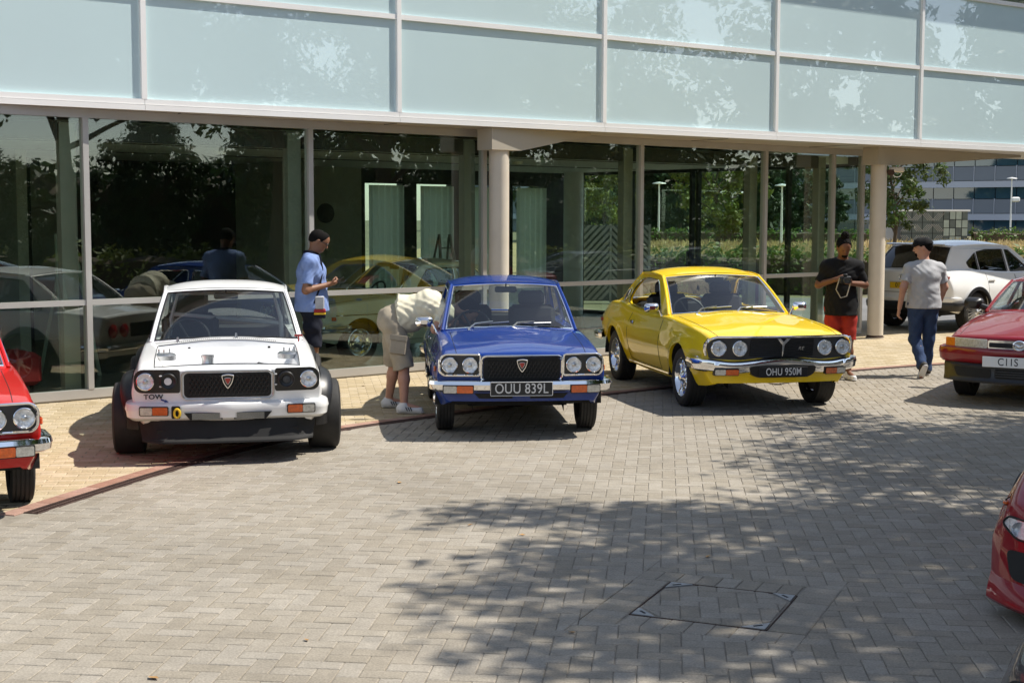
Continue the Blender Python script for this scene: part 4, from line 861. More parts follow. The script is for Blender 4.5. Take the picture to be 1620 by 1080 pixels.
def sports(loc, hd, paint, label):
    c = Car(FD, 'sports_car', loc, hd, paint, label=label, cat='car', group='low sports cars beside the paving'); c.body(); c.seams(); c.under(); c.cabin(trim=None, rail=False); c.wheels(.225, 'spoke5', .31, .015)
    for sg in (-1, 1):
        ol = roundpoly([(sg * .50, .415), (sg * .70, .40), (sg * .80, .455), (sg * .76, .50), (sg * .56, .49)][::sg], .03)
        o = c.panel('headlight', ol, M['reflector'], .006, .03); c.ring('lamp_surround', ol, M['matt_black'], .006, .008, parent=o)
        m = MB(); m.cprism(ol, lambda y, z: c.fp(y, z, .014), (-.003, 0, 0)); m.build('lens', M['lens'], o)
        for y in (.58, .69): m = MB(); m.lathe([(.038, .0), (.034, -.02), (.015, -.035), (0, -.035)], 18, c.fp(sg * y, .45, .012), 'x'); m.build('projector', M['chrome'], o, fix=True)
        m = MB(); m.cprism(roundpoly([(sg * .42, .20), (sg * .72, .21), (sg * .76, .34), (sg * .50, .36)][::sg], .04), lambda y, z: c.fp(y, z, .012), (-.03, 0, 0)); m.build('brake_duct', M['matt_black'], c.root)
        if paint == 'graphite_paint': continue
        m = MB(); m.rbox(c.ptop(.45, sg * .80, .0) + Vector((.06, 0, -.03)), (.22, .03, .03), .01); m.build('marker_lamp', M['amber'], c.root)
    m = MB(); m.cprism(rrect(-.36, .36, .19, .36, .05), lambda y, z: c.fp(y, z, .012), (-.03, 0, 0)); m.build('air_intake', M['matt_black'], c.root)
    G = [[(c.fx(y, .15) + o_ - .02, y * 1.0, z) for y in np.linspace(-.85, .85, 41)] for z, o_ in ((.20, .0), (.17, .04), (.12, .085), (.09, .09), (.07, .06), (.07, .0))]
    m = MB(); m.grid(G); m.build('front_splitter', c.paint, c.root)
    return c
# ------------------------------------------------------------------ ground, paving, kerb, drain, access cover
def paver_mat(name, col, attr, rnd, sp=1.0):
    m, t, out = nt(name); N = t.nodes.new; L = t.links.new
    b = N('ShaderNodeBsdfPrincipled'); L(b.outputs[0], out.inputs[0]); b.inputs['Roughness'].default_value = .86; b.inputs['Specular IOR Level'].default_value = .3
    ge = N('ShaderNodeNewGeometry')
    n1 = N('ShaderNodeTexNoise'); n1.inputs['Scale'].default_value = .55; n1.inputs['Detail'].default_value = 6; L(ge.outputs['Position'], n1.inputs['Vector'])      # broad staining
    n2 = N('ShaderNodeTexNoise'); n2.inputs['Scale'].default_value = 90; n2.inputs['Detail'].default_value = 3; L(ge.outputs['Position'], n2.inputs['Vector'])      # aggregate
    n3 = N('ShaderNodeTexNoise'); n3.inputs['Scale'].default_value = 7; n3.inputs['Detail'].default_value = 8; n3.inputs['Roughness'].default_value = .7; L(ge.outputs['Position'], n3.inputs['Vector'])
    if attr: a = N('ShaderNodeAttribute'); a.attribute_name = attr; ro = a.outputs['Fac']
    else: a = N('ShaderNodeObjectInfo'); ro = a.outputs['Random']
    def rng(src, a0, a1, lo, hi):
        q = N('ShaderNodeMapRange'); q.inputs[1].default_value = lo; q.inputs[2].default_value = hi; q.inputs[3].default_value = a0; q.inputs[4].default_value = a1; L(src, q.inputs[0]); return q.outputs[0]
    def mul(p, q): x = N('ShaderNodeMath'); x.operation = 'MULTIPLY'; L(p, x.inputs[0]); L(q, x.inputs[1]); return x.outputs[0]
    v = mul(mul(rng(ro, 1 - rnd, 1 + rnd, 0, 1), rng(n1.outputs[0], .86, 1.10, .3, .7)), mul(rng(n2.outputs[0], .80, 1.2, .3, .7), rng(n3.outputs[0], .84, 1.12, .3, .7)))
    hs = N('ShaderNodeHueSaturation'); hs.inputs['Color'].default_value = (*col, 1); L(v, hs.inputs['Value']); L(rng(ro, 1.12, .90, 0, 1), hs.inputs['Saturation'])
    # tyre rubber and oil spots
    n4 = N('ShaderNodeTexNoise'); n4.inputs['Scale'].default_value = 2.3; n4.inputs['Detail'].default_value = 2; L(ge.outputs['Position'], n4.inputs['Vector'])
    mx = N('ShaderNodeMix'); mx.data_type = 'RGBA'; mx.inputs[7].default_value = (.10, .095, .09, 1); L(rng(n4.outputs[0], 0, .55, .70, .80), mx.inputs[0]); L(hs.outputs[0], mx.inputs[6]); L(mx.outputs[2], b.inputs['Base Color'])
    bp = N('ShaderNodeBump'); bp.inputs['Strength'].default_value = .35; bp.inputs['Distance'].default_value = .004; L(n2.outputs[0], bp.inputs['Height']); L(bp.outputs[0], b.inputs['Normal'])
    return m
M['grey_paver'] = paver_mat('grey_paver', (.296, .263, .214), None, .085); M['grey_field'] = paver_mat('grey_paver_field', (.296, .263, .214), 'rnd', .085)
M['buff_paver'] = paver_mat('buff_paver', (.46, .375, .245), None, .12); M['buff_field'] = paver_mat('buff_paver_field', (.46, .375, .245), 'rnd', .12)
M['pink_kerb'] = paver_mat('pink_kerb', (.34, .20, .15), None, .14)
M['joint'] = mat('joint_sand', (.25, .222, .18), .95, var=.35, scale=5, bump=.3)
M['rust'] = mat('rusty_iron', (.055, .030, .022), .8, .2, var=.35, scale=12, bump=.4, dirt=.5, dirtcol=(.10, .055, .04))
M['asphalt'] = mat('asphalt', (.17, .165, .16), .9, var=.2, scale=.8, bump=.4, bscale=90)
M['land'] = mat('rough_land', (.16, .15, .085), .95, var=.35, scale=.15)
def sheet(name, pts, z, m, kind='structure', label=None):
    mb = MB(); mb.poly([(x, y, z) for x, y in pts]); o = mb.build(name, m, smooth=False, fix=True); o['kind'] = kind
    if o.data.polygons[0].normal.z < 0: o.data.flip_normals()
    return o
sheet('ground', [(-700, -300), (900, -300), (900, 900), (-700, 900)], -.06, M['land'])
KP = [(-4.1, 3.0), (-4.0, 5.0), (-3.85, 7.0), (-3.62, 8.2), (-3.35, 9.19), (-3.06, 10.14), (-2.77, 11.02), (-2.41, 11.93), (-1.93, 12.8), (-1.34, 13.58), (1.35, 16.2), (4.39, 18.46), (5.97, 19.38), (8.2, 20.4), (11., 21.3), (14., 21.9)]
def catmull(P, step=.1):
    out = []
    for i in range(len(P) - 1):
        p0, p1, p2, p3 = (Vector(P[max(0, i - 1)]), Vector(P[i]), Vector(P[i + 1]), Vector(P[min(len(P) - 1, i + 2)]))
        n = max(2, int((p2 - p1).length / step))
        # centripetal-like tangents scaled to the chord keep uneven knots smooth
        L1 = (p2 - p1).length; t1 = (p2 - p0).normalized() * L1; t2 = (p3 - p1).normalized() * L1
        for k in range(n):
            t = k / n; out.append((2 * t ** 3 - 3 * t * t + 1) * p1 + (t ** 3 - 2 * t * t + t) * t1 + (-2 * t ** 3 + 3 * t * t) * p2 + (t ** 3 - t * t) * t2)
    out.append(Vector(P[-1])); return out
KC = catmull(KP); KA = np.array([(p.x, p.y) for p in KC]); KT = np.gradient(KA, axis=0); KT /= np.linalg.norm(KT, axis=1)[:, None]
def kdist(x, y):
    # signed distance to the kerb line, positive on the forecourt side; with the local tangent
    d2 = (KA[:, 0] - x) ** 2 + (KA[:, 1] - y) ** 2; i = int(np.argmin(d2)); t = KT[i]; n = (t[1], -t[0]); return (x - KA[i, 0]) * n[0] + (y - KA[i, 1]) * n[1], KA[i], n
def clip(P, q, n):      # keep the side where (p - q).n >= 0
    out = []
    for i in range(len(P)):
        a, b = P[i - 1], P[i]; da = (a[0] - q[0]) * n[0] + (a[1] - q[1]) * n[1]; db = (b[0] - q[0]) * n[0] + (b[1] - q[1]) * n[1]
        if (da >= 0) != (db >= 0): t = da / (da - db); out.append((a[0] + (b[0] - a[0]) * t, a[1] + (b[1] - a[1]) * t))
        if db >= 0: out.append(b)
    return out
def area(P): return .5 * sum(P[i - 1][0] * P[i][1] - P[i][0] * P[i - 1][1] for i in range(len(P)))
def blockmesh(mb, P, z, ch=.006, h=.012):
    # chamfered top of one block: inset ring + top face; a little uneven in level
    c = (sum(p[0] for p in P) / len(P), sum(p[1] for p in P) / len(P)); n = len(P); V = []; ins = []
    for x, y in P:
        d = math.hypot(x - c[0], y - c[1]); k = max(.2, 1 - ch * 1.3 / max(d, .02)); ins.append((c[0] + (x - c[0]) * k, c[1] + (y - c[1]) * k))
    V = [(x, y, z - h) for x, y in P] + [(x, y, z - .0035) for x, y in P] + [(x, y, z) for x, y in ins]
    F = [tuple(range(2 * n, 3 * n))] + [(i, (i + 1) % n, n + (i + 1) % n, n + i) for i in range(n)] + [(n + i, n + (i + 1) % n, 2 * n + (i + 1) % n, 2 * n + i) for i in range(n)]
    mb.add(V, F)
GA = rad(-6.1); gx, gy = Vector((math.cos(GA), math.sin(GA))), Vector((-math.sin(GA), math.cos(GA)))
GAP = .0035; SQ = Vector((1.05, 7.18)); SQA = rad(-23.5); qx, qy = Vector((math.cos(SQA), math.sin(SQA))), Vector((-math.sin(SQA), math.cos(SQA))); SI, SO = .345, .545
def seen(x, y): return y > 5.6 and abs(x / y) < .375
def paving(name, label_mat, field_mat, cells, piece='paver'):
    # cells: (polygon, whole?, angle) -> 300 nearest whole ones are single objects, the rest one field
    base = link(name, None); base['kind'] = 'structure'; base.empty_display_size = .2
    R = random.Random(3); whole = []
    for P, w, ang in cells:
        c = (sum(p[0] for p in P) / len(P), sum(p[1] for p in P) / len(P)); whole.append((math.hypot(*c) if (w and seen(*c)) else 1e9, P, w, ang, c))
    whole.sort(key=lambda t: t[0]); mb = MB(); rn = []
    pm = MB(); x, y = .1 - GAP / 2, .05 - GAP / 2; blockmesh(pm, [(-x, -y), (x, -y), (x, y), (-x, y)], 0); me = None
    for k, (d, P, w, ang, c) in enumerate(whole):
        z = R.uniform(-.0012, .0012)
        if k < 300 and d < 1e8:
            if me is None: o = pm.build(piece, label_mat, base, smooth=False); me = o.data
            else: o = link(piece, me, base)
            o.location = (c[0], c[1], z); o.rotation_euler = (R.uniform(-.004, .004), R.uniform(-.004, .004), ang)
        else:
            n0 = len(mb.V); blockmesh(mb, P, z); rn += [R.random()] * (len(mb.V) - n0)
    o = mb.build(piece + '_field', field_mat, base, smooth=False); o['kind'] = 'stuff'; at = o.data.attributes.new('rnd', 'FLOAT', 'POINT'); at.data.foreach_set('value', rn)
    return base
def herringbone(u0, u1, v0, v1):
    for j in range(v0, v1):
        for i in range(u0, u1):
            k = (i - j) % 4
            if k == 0: yield (i * .1, j * .1, .2, .1, 0.)
            elif k == 2: yield (i * .1, (j - 1) * .1, .1, .2, math.pi / 2)
cells = []
for u, v, w, h, ang in herringbone(-75, 95, 25, 245):
    C = gx * (u + w / 2) + gy * (v + h / 2)
    if C.y < 4.2 or abs(C.x) > .44 * C.y + 1.2 or C.y > 22: continue
    d, q, n = kdist(C.x, C.y)
    if d < -.02: continue
    P = [gx * (u + a) + gy * (v + b) for a, b in ((GAP / 2, GAP / 2), (w - GAP / 2, GAP / 2), (w - GAP / 2, h - GAP / 2), (GAP / 2, h - GAP / 2))]; P = [(p.x, p.y) for p in P]; wh = True
    if d < .30: P2 = clip(P, (q[0] + n[0] * .122, q[1] + n[1] * .122), n); wh = len(P2) == 4 and abs(area(P2) - area(P)) < 1e-6; P = P2
    if len(P) < 3 or area(P) < .0012: continue
    r = C - SQ
    if abs(r.dot(qx)) < .75 and abs(r.dot(qy)) < .75:
        # outside the cover's border, and again inside its lid
        hp = [((SQ + ax * SO * sg), ax * sg) for ax in (qx, qy) for sg in (1, -1)]; rest = P
        for qq, nn in hp:
            if len(rest) < 3: break
            o_ = clip(rest, qq, nn)
            if len(o_) >= 3 and area(o_) > .0012: cells.append((o_, len(o_) == 4 and area(o_) > .0185 and rest is P and abs(area(o_) - area(P)) < 1e-7, GA + ang))
            rest = clip(rest, qq, -nn)
        lid = P
        for ax in (qx, qy):
            for sg in (1, -1): lid = clip(lid, SQ + ax * sg * (SI - .012), -ax * sg) if len(lid) >= 3 else lid
        for a in (1, -1):
            for b in (1, -1):
                nn = (qx * a + qy * b).normalized(); lid = clip(lid, SQ + nn * (SI * 1.4142 - .115), -nn) if len(lid) >= 3 else lid
        if len(lid) >= 3 and area(lid) > .0008: cells.append((lid, False, 0))
    else: cells.append((P, wh, GA + ang))
# soldier border round the cover
for k in range(4):
    ax, ay = ((qx, qy), (qy, -qx), (-qx, -qy), (-qy, qx))[k]
    for i in range(8):
        a = -SO + i * (SO + SI) / 8; b = a + (SO + SI) / 8 - GAP
        pts = [SQ + ay * s_ + ax * t_ for s_, t_ in ((SI + .012, a), (SO - GAP, a), (SO - GAP, b), (SI + .012, b))]; P = [(p.x, p.y) for p in pts]
        if area(P) < 0: P = P[::-1]
        cells.append((P, False, 0))
paving('forecourt_paving', M['grey_paver'], M['grey_field'], cells)
sheet('paving_bed', [(-16, -4), (26, -4), (26, 23), (-16, 23)], -.006, M['joint'])
# access cover frame: steel edge and a lifting plate in each corner
ac = empty('access_cover', (SQ.x, SQ.y, 0), SQA, label='square recessed access cover filled with pavers, steel corner plates', cat='manhole cover')
M['galv'] = mat('galvanised_steel', (.30, .31, .32), .5, .5, var=.2, scale=20, dirt=.4)
for k in range(4):
    R4 = Matrix.Rotation(k * math.pi / 2, 3, 'Z'); mb = MB(); V = [R4 @ Vector(p) for p in ((SI - .006, SI - .006, .0015), (SI - .125, SI - .006, .0015), (SI - .006, SI - .125, .0015))]; mb.prism(V if k % 2 == 0 else V, (0, 0, -.01)); o = mb.build('corner_plate', M['galv'], ac, smooth=False, fix=True)
    mb = MB(); c = R4 @ Vector((SI - .05, SI - .05, .0022)); mb.box(c, (.05, .012, .002), rad(45) + k * math.pi / 2 + math.pi / 2); mb.build('key_slot', M['matt_black'], o, smooth=False)
    mb = MB(); mb.box(R4 @ Vector((SI + .003, 0, -.004)), ((.006, 2 * SI, .006) if k % 2 == 0 else (2 * SI, .006, .006))); mb.build('edge_strip', M['rust'], ac, smooth=False)
# buff walkway by the building: stretcher courses square to the glass
D1 = Vector((math.cos(rad(40.27)), math.sin(rad(40.27)))); N1 = Vector((D1.y, -D1.x)); G0 = Vector((-5.03, 15.01)); cells = []; BA = rad(8)
bx_, by_ = Vector((math.cos(BA), math.sin(BA))), Vector((-math.sin(BA), math.cos(BA)))
for j in range(20, 300):
    for i in range(-55, 70):
        C = bx_ * (i * .2 + (.1 if j % 2 else 0)) + by_ * (j * .1 + .05)
        if C.y < 5 or C.y > 27.5 or abs(C.x) > .42 * C.y + 1: continue
        t = (C - G0).dot(N1); s_ = (C - G0).dot(D1)
        if t < -.12 and s_ < 14.2 or t < -2.4: continue
        d, q, n = kdist(C.x, C.y)
        if d > -.02: continue
        P = [C + bx_ * a + by_ * b for a, b in ((-.1 + GAP / 2, -.05 + GAP / 2), (.1 - GAP / 2, -.05 + GAP / 2), (.1 - GAP / 2, .05 - GAP / 2), (-.1 + GAP / 2, .05 - GAP / 2))]; P = [(p.x, p.y) for p in P]; wh = True
        if d > -.30: P2 = clip(P, (q[0] - n[0] * .122, q[1] - n[1] * .122), -np.array(n)); wh = len(P2) == 4 and abs(area(P2) - area(P)) < 1e-6; P = P2
        if len(P) < 3 or area(P) < .0012: continue
        cells.append((P, wh, BA))
paving('walkway_paving', M['buff_paver'], M['buff_field'], cells)
# kerb course and rusty drain grating following the curve
kb = link('kerb', None); kb['kind'] = 'structure'; dr = empty('drain_channel', (KA[60][0], KA[60][1], 0), 0, label='rusty slotted drain channel curving along the kerb of the buff walkway', cat='drain')
s = 0.; acc = [0.]
for i in range(1, len(KA)): acc.append(acc[-1] + float(np.hypot(*(KA[i] - KA[i - 1]))))
acc = np.array(acc)
def kat(q, off):
    x = np.interp(q, acc, KA[:, 0]); y = np.interp(q, acc, KA[:, 1]); tx = np.interp(q, acc, KT[:, 0]); ty = np.interp(q, acc, KT[:, 1]); return (x + ty * off, y - tx * off)
q = 1.0; R = random.Random(5)
while q < acc[-1] - 1.5:
    P = [kat(q + .002, -.120), kat(q + .002, .0), kat(q + .198, .0), kat(q + .198, -.120)]; P = P if area(P) > 0 else P[::-1]
    if seen(P[0][0], P[0][1]): mb = MB(); blockmesh(mb, P, .004 + R.uniform(-.001, .001), .006, .014); mb.build('kerb_stone', M['pink_kerb'], kb, smooth=False)
    q += .2
q = 1.0
while q < acc[-1] - 1.5:
    if seen(*kat(q, .06)):
        mb = MB(); L = .498
        for off in (.006, .114): mb.tube([(*kat(q + t * L, off), -.002) for t in np.linspace(0, 1, 5)], .006, 4)
        for t in np.linspace(.01, .99, 20): mb.tube([(*kat(q + t * L, .006), -.003), (*kat(q + t * L, .114), -.003)], .0045, 4, cap=False)
        mb.tube([(*kat(q + t * L, .06), -.003) for t in np.linspace(0, 1, 5)], .006, 4)
        mb.V = [(x - KA[60][0], y - KA[60][1], z) for x, y, z in mb.V]
        mb.build('grating', M['rust'], dr, smooth=False)
    q += .5
mb = MB(); mb.grid([[(*kat(q, o_), -.0085) for q in np.linspace(0.5, acc[-1] - .5, 160)] for o_ in (.0, .12)]); mb.V = [(x - KA[60][0], y - KA[60][1], z) for x, y, z in mb.V]; mb.build('channel_bed', M['matt_black'], dr, smooth=False)
sheet('drive', [(6.8, 23.0), (60, 20), (60, 36), (2, 36)], -.030, M['asphalt'])
# ------------------------------------------------------------------ the glass pavilion
M['alu'] = mat('anodised_frame', (.50, .485, .46), .42, .35, var=.08, scale=2, dirt=.15)
M['white_metal'] = mat('white_panel_metal', (.82, .81, .79), .35, 0, .3, var=.04, scale=1.2, dirt=.10, dirtcol=(.5, .46, .4))
M['soffit'] = mat('soffit_metal', (.50, .45, .37), .35, .2, var=.06, scale=.8)
M['col_paint'] = mat('column_paint', (.62, .56, .47), .5, var=.06, scale=4, dirt=.12, dirtcol=(.35, .25, .17))
M['post'] = mat('inner_post', (.30, .29, .24), .5, var=.08); M['blind'] = mat('blind_box', (.05, .047, .04), .7, var=.15)
M['floor_tile'] = mat('dark_floor', (.16, .16, .15), .25, var=.2, scale=2); M['ceiling'] = mat('ceiling_white', (.82, .82, .78), .6, var=.06, scale=.6)
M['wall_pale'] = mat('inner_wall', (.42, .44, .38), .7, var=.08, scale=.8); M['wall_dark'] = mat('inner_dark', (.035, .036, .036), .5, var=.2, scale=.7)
M['curtain'] = leafmat('curtain', (.62, .68, .58), .6, .05, .0) if 'leafmat' in globals() else mat('curtain', (.55, .60, .52), .8)
M['glazing'] = glassmat('shop_glazing', (.88, .95, .89), 1.52, 1.6, base=.02, wav=.10)
M['back_glass'] = glassmat('rear_glazing', (.90, .96, .94), 1.52, 1.2)
def spandrel():
    m, t, out = nt('spandrel_glass'); N = t.nodes.new; L = t.links.new; b = N('ShaderNodeBsdfPrincipled'); L(b.outputs[0], out.inputs[0])
    tc = N('ShaderNodeTexCoord'); nz = N('ShaderNodeTexNoise'); nz.inputs['Scale'].default_value = .7; nz.inputs['Detail'].default_value = 4; L(tc.outputs['Object'], nz.inputs[0])
    hs = N('ShaderNodeHueSaturation'); hs.inputs['Color'].default_value = (.565, .715, .735, 1); mr = N('ShaderNodeMapRange'); mr.inputs[3].default_value = .94; mr.inputs[4].default_value = 1.06; L(nz.outputs[0], mr.inputs[0]); L(mr.outputs[0], hs.inputs['Value']); L(hs.outputs[0], b.inputs['Base Color'])
    b.inputs['Roughness'].default_value = .5; b.inputs['Coat Weight'].default_value = 1.0; b.inputs['Coat Roughness'].default_value = .0; b.inputs['Coat IOR'].default_value = 2.0
    bp = N('ShaderNodeBump'); bp.inputs['Strength'].default_value = .05; bp.inputs['Distance'].default_value = .02; L(nz.outputs[0], bp.inputs['Height']); L(bp.outputs[0], b.inputs['Coat Normal']); return m
M['spandrel'] = spandrel()
A1_, AF = rad(40.27), rad(35.6); B0 = Vector((-5.03, 15.01, 0)); FO = Vector((-5.25, 14.72, 0))
pav = empty('glass_pavilion', B0, A1_, label='glass fronted pavilion with pale blue upper panels and a white fascia', cat='building')
# local axes: x along the glass line, y into the building, so outward is -y
def bx(name, x0, x1, y0, y1, z0, z1, m, par=None, b=0.0):
    mb = MB(); (mb.rbox if b else mb.box)(((x0 + x1) / 2, (y0 + y1) / 2, (z0 + z1) / 2), (abs(x1 - x0), abs(y1 - y0), abs(z1 - z0)), *((b,) if b else ())); return mb.build(name, M[m], par or pav, smooth=False)
SL, SE, DEP = -9.0, 14.36, 7.5
bx('floor', SL, SE, .08, DEP, -.02, .015, 'floor_tile'); bx('plinth', SL, SE, -.02, .08, -.02, .02, 'alu')
mul = [-7.9, -5.07, -2.25, .57, 3.39, 6.08, 9.03, 11.82, 13.56]
bx('head_frame', SL, SE + .03, -.045, .045, 3.03, 3.125, 'alu'); bx('bottom_rail', SL, SE + .03, -.045, .045, .02, .115, 'alu')
edges = [SL] + mul + [SE]
for i in range(len(edges) - 1):
    a, b = edges[i] + .032, edges[i + 1] - .032
    r = bx('transom', a, b, -.038, .038, 1.025, 1.085, 'alu')
    for z0, z1 in ((.115, 1.025), (1.085, 3.03)):
        p = bx('pane', a, b, -.004, .004, z0, z1, 'glazing')
    if b - a > 1.2:
        bx('inner_post', b - .20, b - .02, .10, .22, .02, 2.98, 'post'); bx('blind_box', a, b - .22, .10, .24, 2.80, 3.0, 'blind')
for x in mul: bx('mullion', x - .032, x + .032, -.05, .05, .115, 3.03, 'alu')
bx('corner_post', SE - .032, SE + .035, -.05, .05, .115, 3.03, 'alu')
# end wall, square to the front, looking through to the garden
ew = [.06, 1.55, 2.53, 3.70, 3.86, 5.47, 6.95, DEP]
for i in range(len(ew) - 1):
    a, b = ew[i] + .03, ew[i + 1] - .03
    if b - a > .1: bx('end_pane', SE - .004, SE + .004, a, b, .08, 2.84, 'back_glass')
for y in ew[1:-1]: bx('end_mullion', SE - .05, SE + .05, y - .03, y + .03, .08, 2.84, 'blind')
bx('end_sill', SE - .05, SE + .05, .06, DEP, .0, .08, 'blind'); bx('end_head', SE - .06, SE + .06, .06, DEP, 2.84, 3.02, 'blind')
for y in (3.66, 3.90): bx('door_handle', SE - .09, SE - .06, y - .02, y + .02, .95, 1.35, 'blind')
mb = MB(); mb.lathe([(.20, .0), (.20, 2.9)], 24, (SE - .55, 6.6, 0), 'z'); mb.build('inner_column', M['ceiling'], pav, fix=True)
# ceiling and rear wall
bx('ceiling', SL, SE - .06, .24, DEP, 2.90, 3.02, 'ceiling')
for y in (2.2, 4.6): bx('ceiling_slot', SL, SE - .2, y, y + .10, 2.892, 2.899, 'blind')
for x in (4.0, 9.5, 12.4): mb = MB(); mb.lathe([(.09, .0), (.08, -.05), (.0, -.06)], 18, (x, 3.3, 2.9), 'z'); mb.build('smoke_detector', M['ceiling'], pav, fix=True)
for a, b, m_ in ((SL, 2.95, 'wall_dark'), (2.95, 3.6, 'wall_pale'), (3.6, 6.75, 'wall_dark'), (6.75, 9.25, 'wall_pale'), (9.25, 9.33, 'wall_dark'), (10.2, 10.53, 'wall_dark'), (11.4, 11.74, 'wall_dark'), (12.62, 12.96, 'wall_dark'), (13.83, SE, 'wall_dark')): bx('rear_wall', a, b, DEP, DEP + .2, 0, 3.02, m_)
for x in (9.33, 10.53, 11.74, 12.96): 
    w2 = .875; bx('rear_wall', x, x + w2, DEP, DEP + .2, 2.62, 3.02, 'wall_dark'); bx('rear_wall', x, x + w2, DEP, DEP + .2, 0, .2, 'wall_dark'); o = bx('rear_window', x, x + w2, DEP + .08, DEP + .09, .2, 2.62, 'back_glass')
    mb = MB(); w = .80; mb.grid([[(x + .04 + w * t, DEP - .07 - .03 * math.sin(t * 34), z) for t in np.linspace(0, 1, 40)] for z in (.25, 2.58)]); mb.build('curtain', M['curtain'], o)
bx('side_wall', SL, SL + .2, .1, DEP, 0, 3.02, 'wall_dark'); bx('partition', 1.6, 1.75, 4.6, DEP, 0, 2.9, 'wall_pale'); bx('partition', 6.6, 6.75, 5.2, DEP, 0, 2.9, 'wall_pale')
for x, r_ in ((8.45, .18), (7.95, .12)): mb = MB(); mb.lathe([(r_, 0), (r_, -.03), (r_ * .9, -.035), (0, -.03)], 28, (x, DEP, 2.05), 'y'); mb.build('wall_clock', M['wall_dark'], pav, fix=True)
# upper storey: its own direction, so the overhang widens along the front
up = Matrix.Rotation(AF - A1_, 4, 'Z'); fo = Matrix.Rotation(-A1_, 4, 'Z') @ (FO - B0)
def ux(name, x0, x1, y0, y1, z0, z1, m, par=None):
    mb = MB(); mb.box(((x0 + x1) / 2, (y0 + y1) / 2, (z0 + z1) / 2), (x1 - x0, y1 - y0, z1 - z0)); mb.V = [tuple(up @ Vector(v) + fo) for v in mb.V]; return mb.build(name, M[m], par or pav, smooth=False)
UL, UE = -8.2, 20.6; um = [-8.17, -4.93, -1.69, 1.545, 4.77, 7.99, 11.28, 14.58, 17.85]
for i in range(len(um)):
    a = um[i]; b = um[i + 1] if i + 1 < len(um) else UE
    ux('fascia_strip', a + .002, b - .002, -.01, .10, 3.130, 3.188, 'white_metal'); ux('fascia_strip', a + .002, b - .002, .002, .10, 3.192, 3.252, 'white_metal')
    for z0, z1 in ((3.252, 4.365), (4.425, 5.575)): ux('spandrel_panel', a + .03, b - .03, .045, .09, z0, z1, 'spandrel')
    ux('transom', a + .03, b - .03, .012, .10, 4.365, 4.425, 'white_metal'); ux('transom', a + .03, b - .03, .012, .10, 5.575, 5.64, 'white_metal')
    ux('clerestory_pane', a + .03, b - .03, .05, .07, 5.64, 6.62, 'glazing')
    ux('mullion', a - .03, a + .03, .0, .10, 3.252, 6.62, 'white_metal')
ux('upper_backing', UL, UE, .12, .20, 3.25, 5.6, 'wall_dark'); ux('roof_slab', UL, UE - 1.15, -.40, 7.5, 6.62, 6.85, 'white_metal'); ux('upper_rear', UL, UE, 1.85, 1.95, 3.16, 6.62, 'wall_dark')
# soffit: polygon between the fascia and the glass / the canopy's back edge
inv = lambda x, y: tuple((up @ Vector((x, y, 0)) + fo)[:2])
P = [inv(UL, .0), inv(UE, .0), inv(UE, 1.9), inv(17.2, 1.9), (SE + .05, .3), (SE + .05, 8.0), (SL, 8.0)]
mb = MB(); mb.prism([(x, y, 3.128) for x, y in P], (0, 0, .03)); mb.build('soffit', M['soffit'], pav, smooth=False, fix=True)
for x in (2.0, 4.8, 7.6, 10.4, 13.2): 
    a, b = Vector(inv(x, .12)), Vector((x - .35, -.06)); mb = MB(); mb.tube([(a.x, a.y, 3.126), (b.x, b.y, 3.126)], .004, 4); mb.build('soffit_joint', M['matt_black'], pav)
# columns with tapering steel outriggers
def column(px, py, name_label, L, group):
    p = gnd(px, py); e = empty('round_column', (p.x, p.y, 0), A1_, label=name_label, cat='column'); mb = MB()
    mb.lathe([(.150, 0), (.150, .02), (.132, .025), (.132, 2.86)], 36, (0, 0, 0), 'z'); mb.build('shaft', M['col_paint'], e, fix=True)
    m = MB(); zt = 3.124; w = .15
    rows = [[(-.24, y, z) for y, z in ((-w, zt), (-w, 2.845), (w, 2.845), (w, zt))], [(.26, y, z) for y, z in ((-w, zt), (-w, 2.845), (w, 2.845), (w, zt))], [(L, y, z) for y, z in ((-w * .6, zt), (-w * .6, 3.09), (w * .6, 3.09), (w * .6, zt))]]
    m.grid(rows, wrap=True); m.add(rows[0], [(0, 1, 2, 3)]); m.build('outrigger_beam', M['soffit'], e, smooth=False, fix=True)
    return e
c1 = column(789, 583, 'round beige column rising behind the blue car', 1.55, None); c2 = column(1384, 535, 'round beige column with rust stained foot beside the white sport utility car', 4.2, None)
mb = MB(); mb.lathe([(.1505, .0), (.151, .006), (.135, .012), (.1335, .03), (.1325, .035)], 30, (0, 0, .02), 'z'); mb.build('rust_stain', M['rust'], c2, fix=True)
# dome camera on the far column
pc = c2.matrix_basis.to_translation(); e = empty('security_camera', (pc.x + .13, pc.y - .06, 2.74), rad(-10), label='small beige security camera fixed to the top of the round column', cat='camera')
mb = MB(); mb.rbox((.14, 0, .03), (.24, .09, .09), .02); mb.build('housing', M['col_paint'], e); mb = MB(); mb.lathe([(.065, .03), (.065, -.01), (.05, -.05), (.02, -.065), (0, -.066)], 20, (.05, 0, 0), 'z'); mb.build('dome', M['rust'], e, fix=True); mb = MB(); mb.tube([(.15 + .07 * math.cos(a), 0, -.03 + .06 * math.sin(a)) for a in np.linspace(math.pi, 2 * math.pi, 10)], .008, 6); mb.build('cable', M['white_metal'], e)
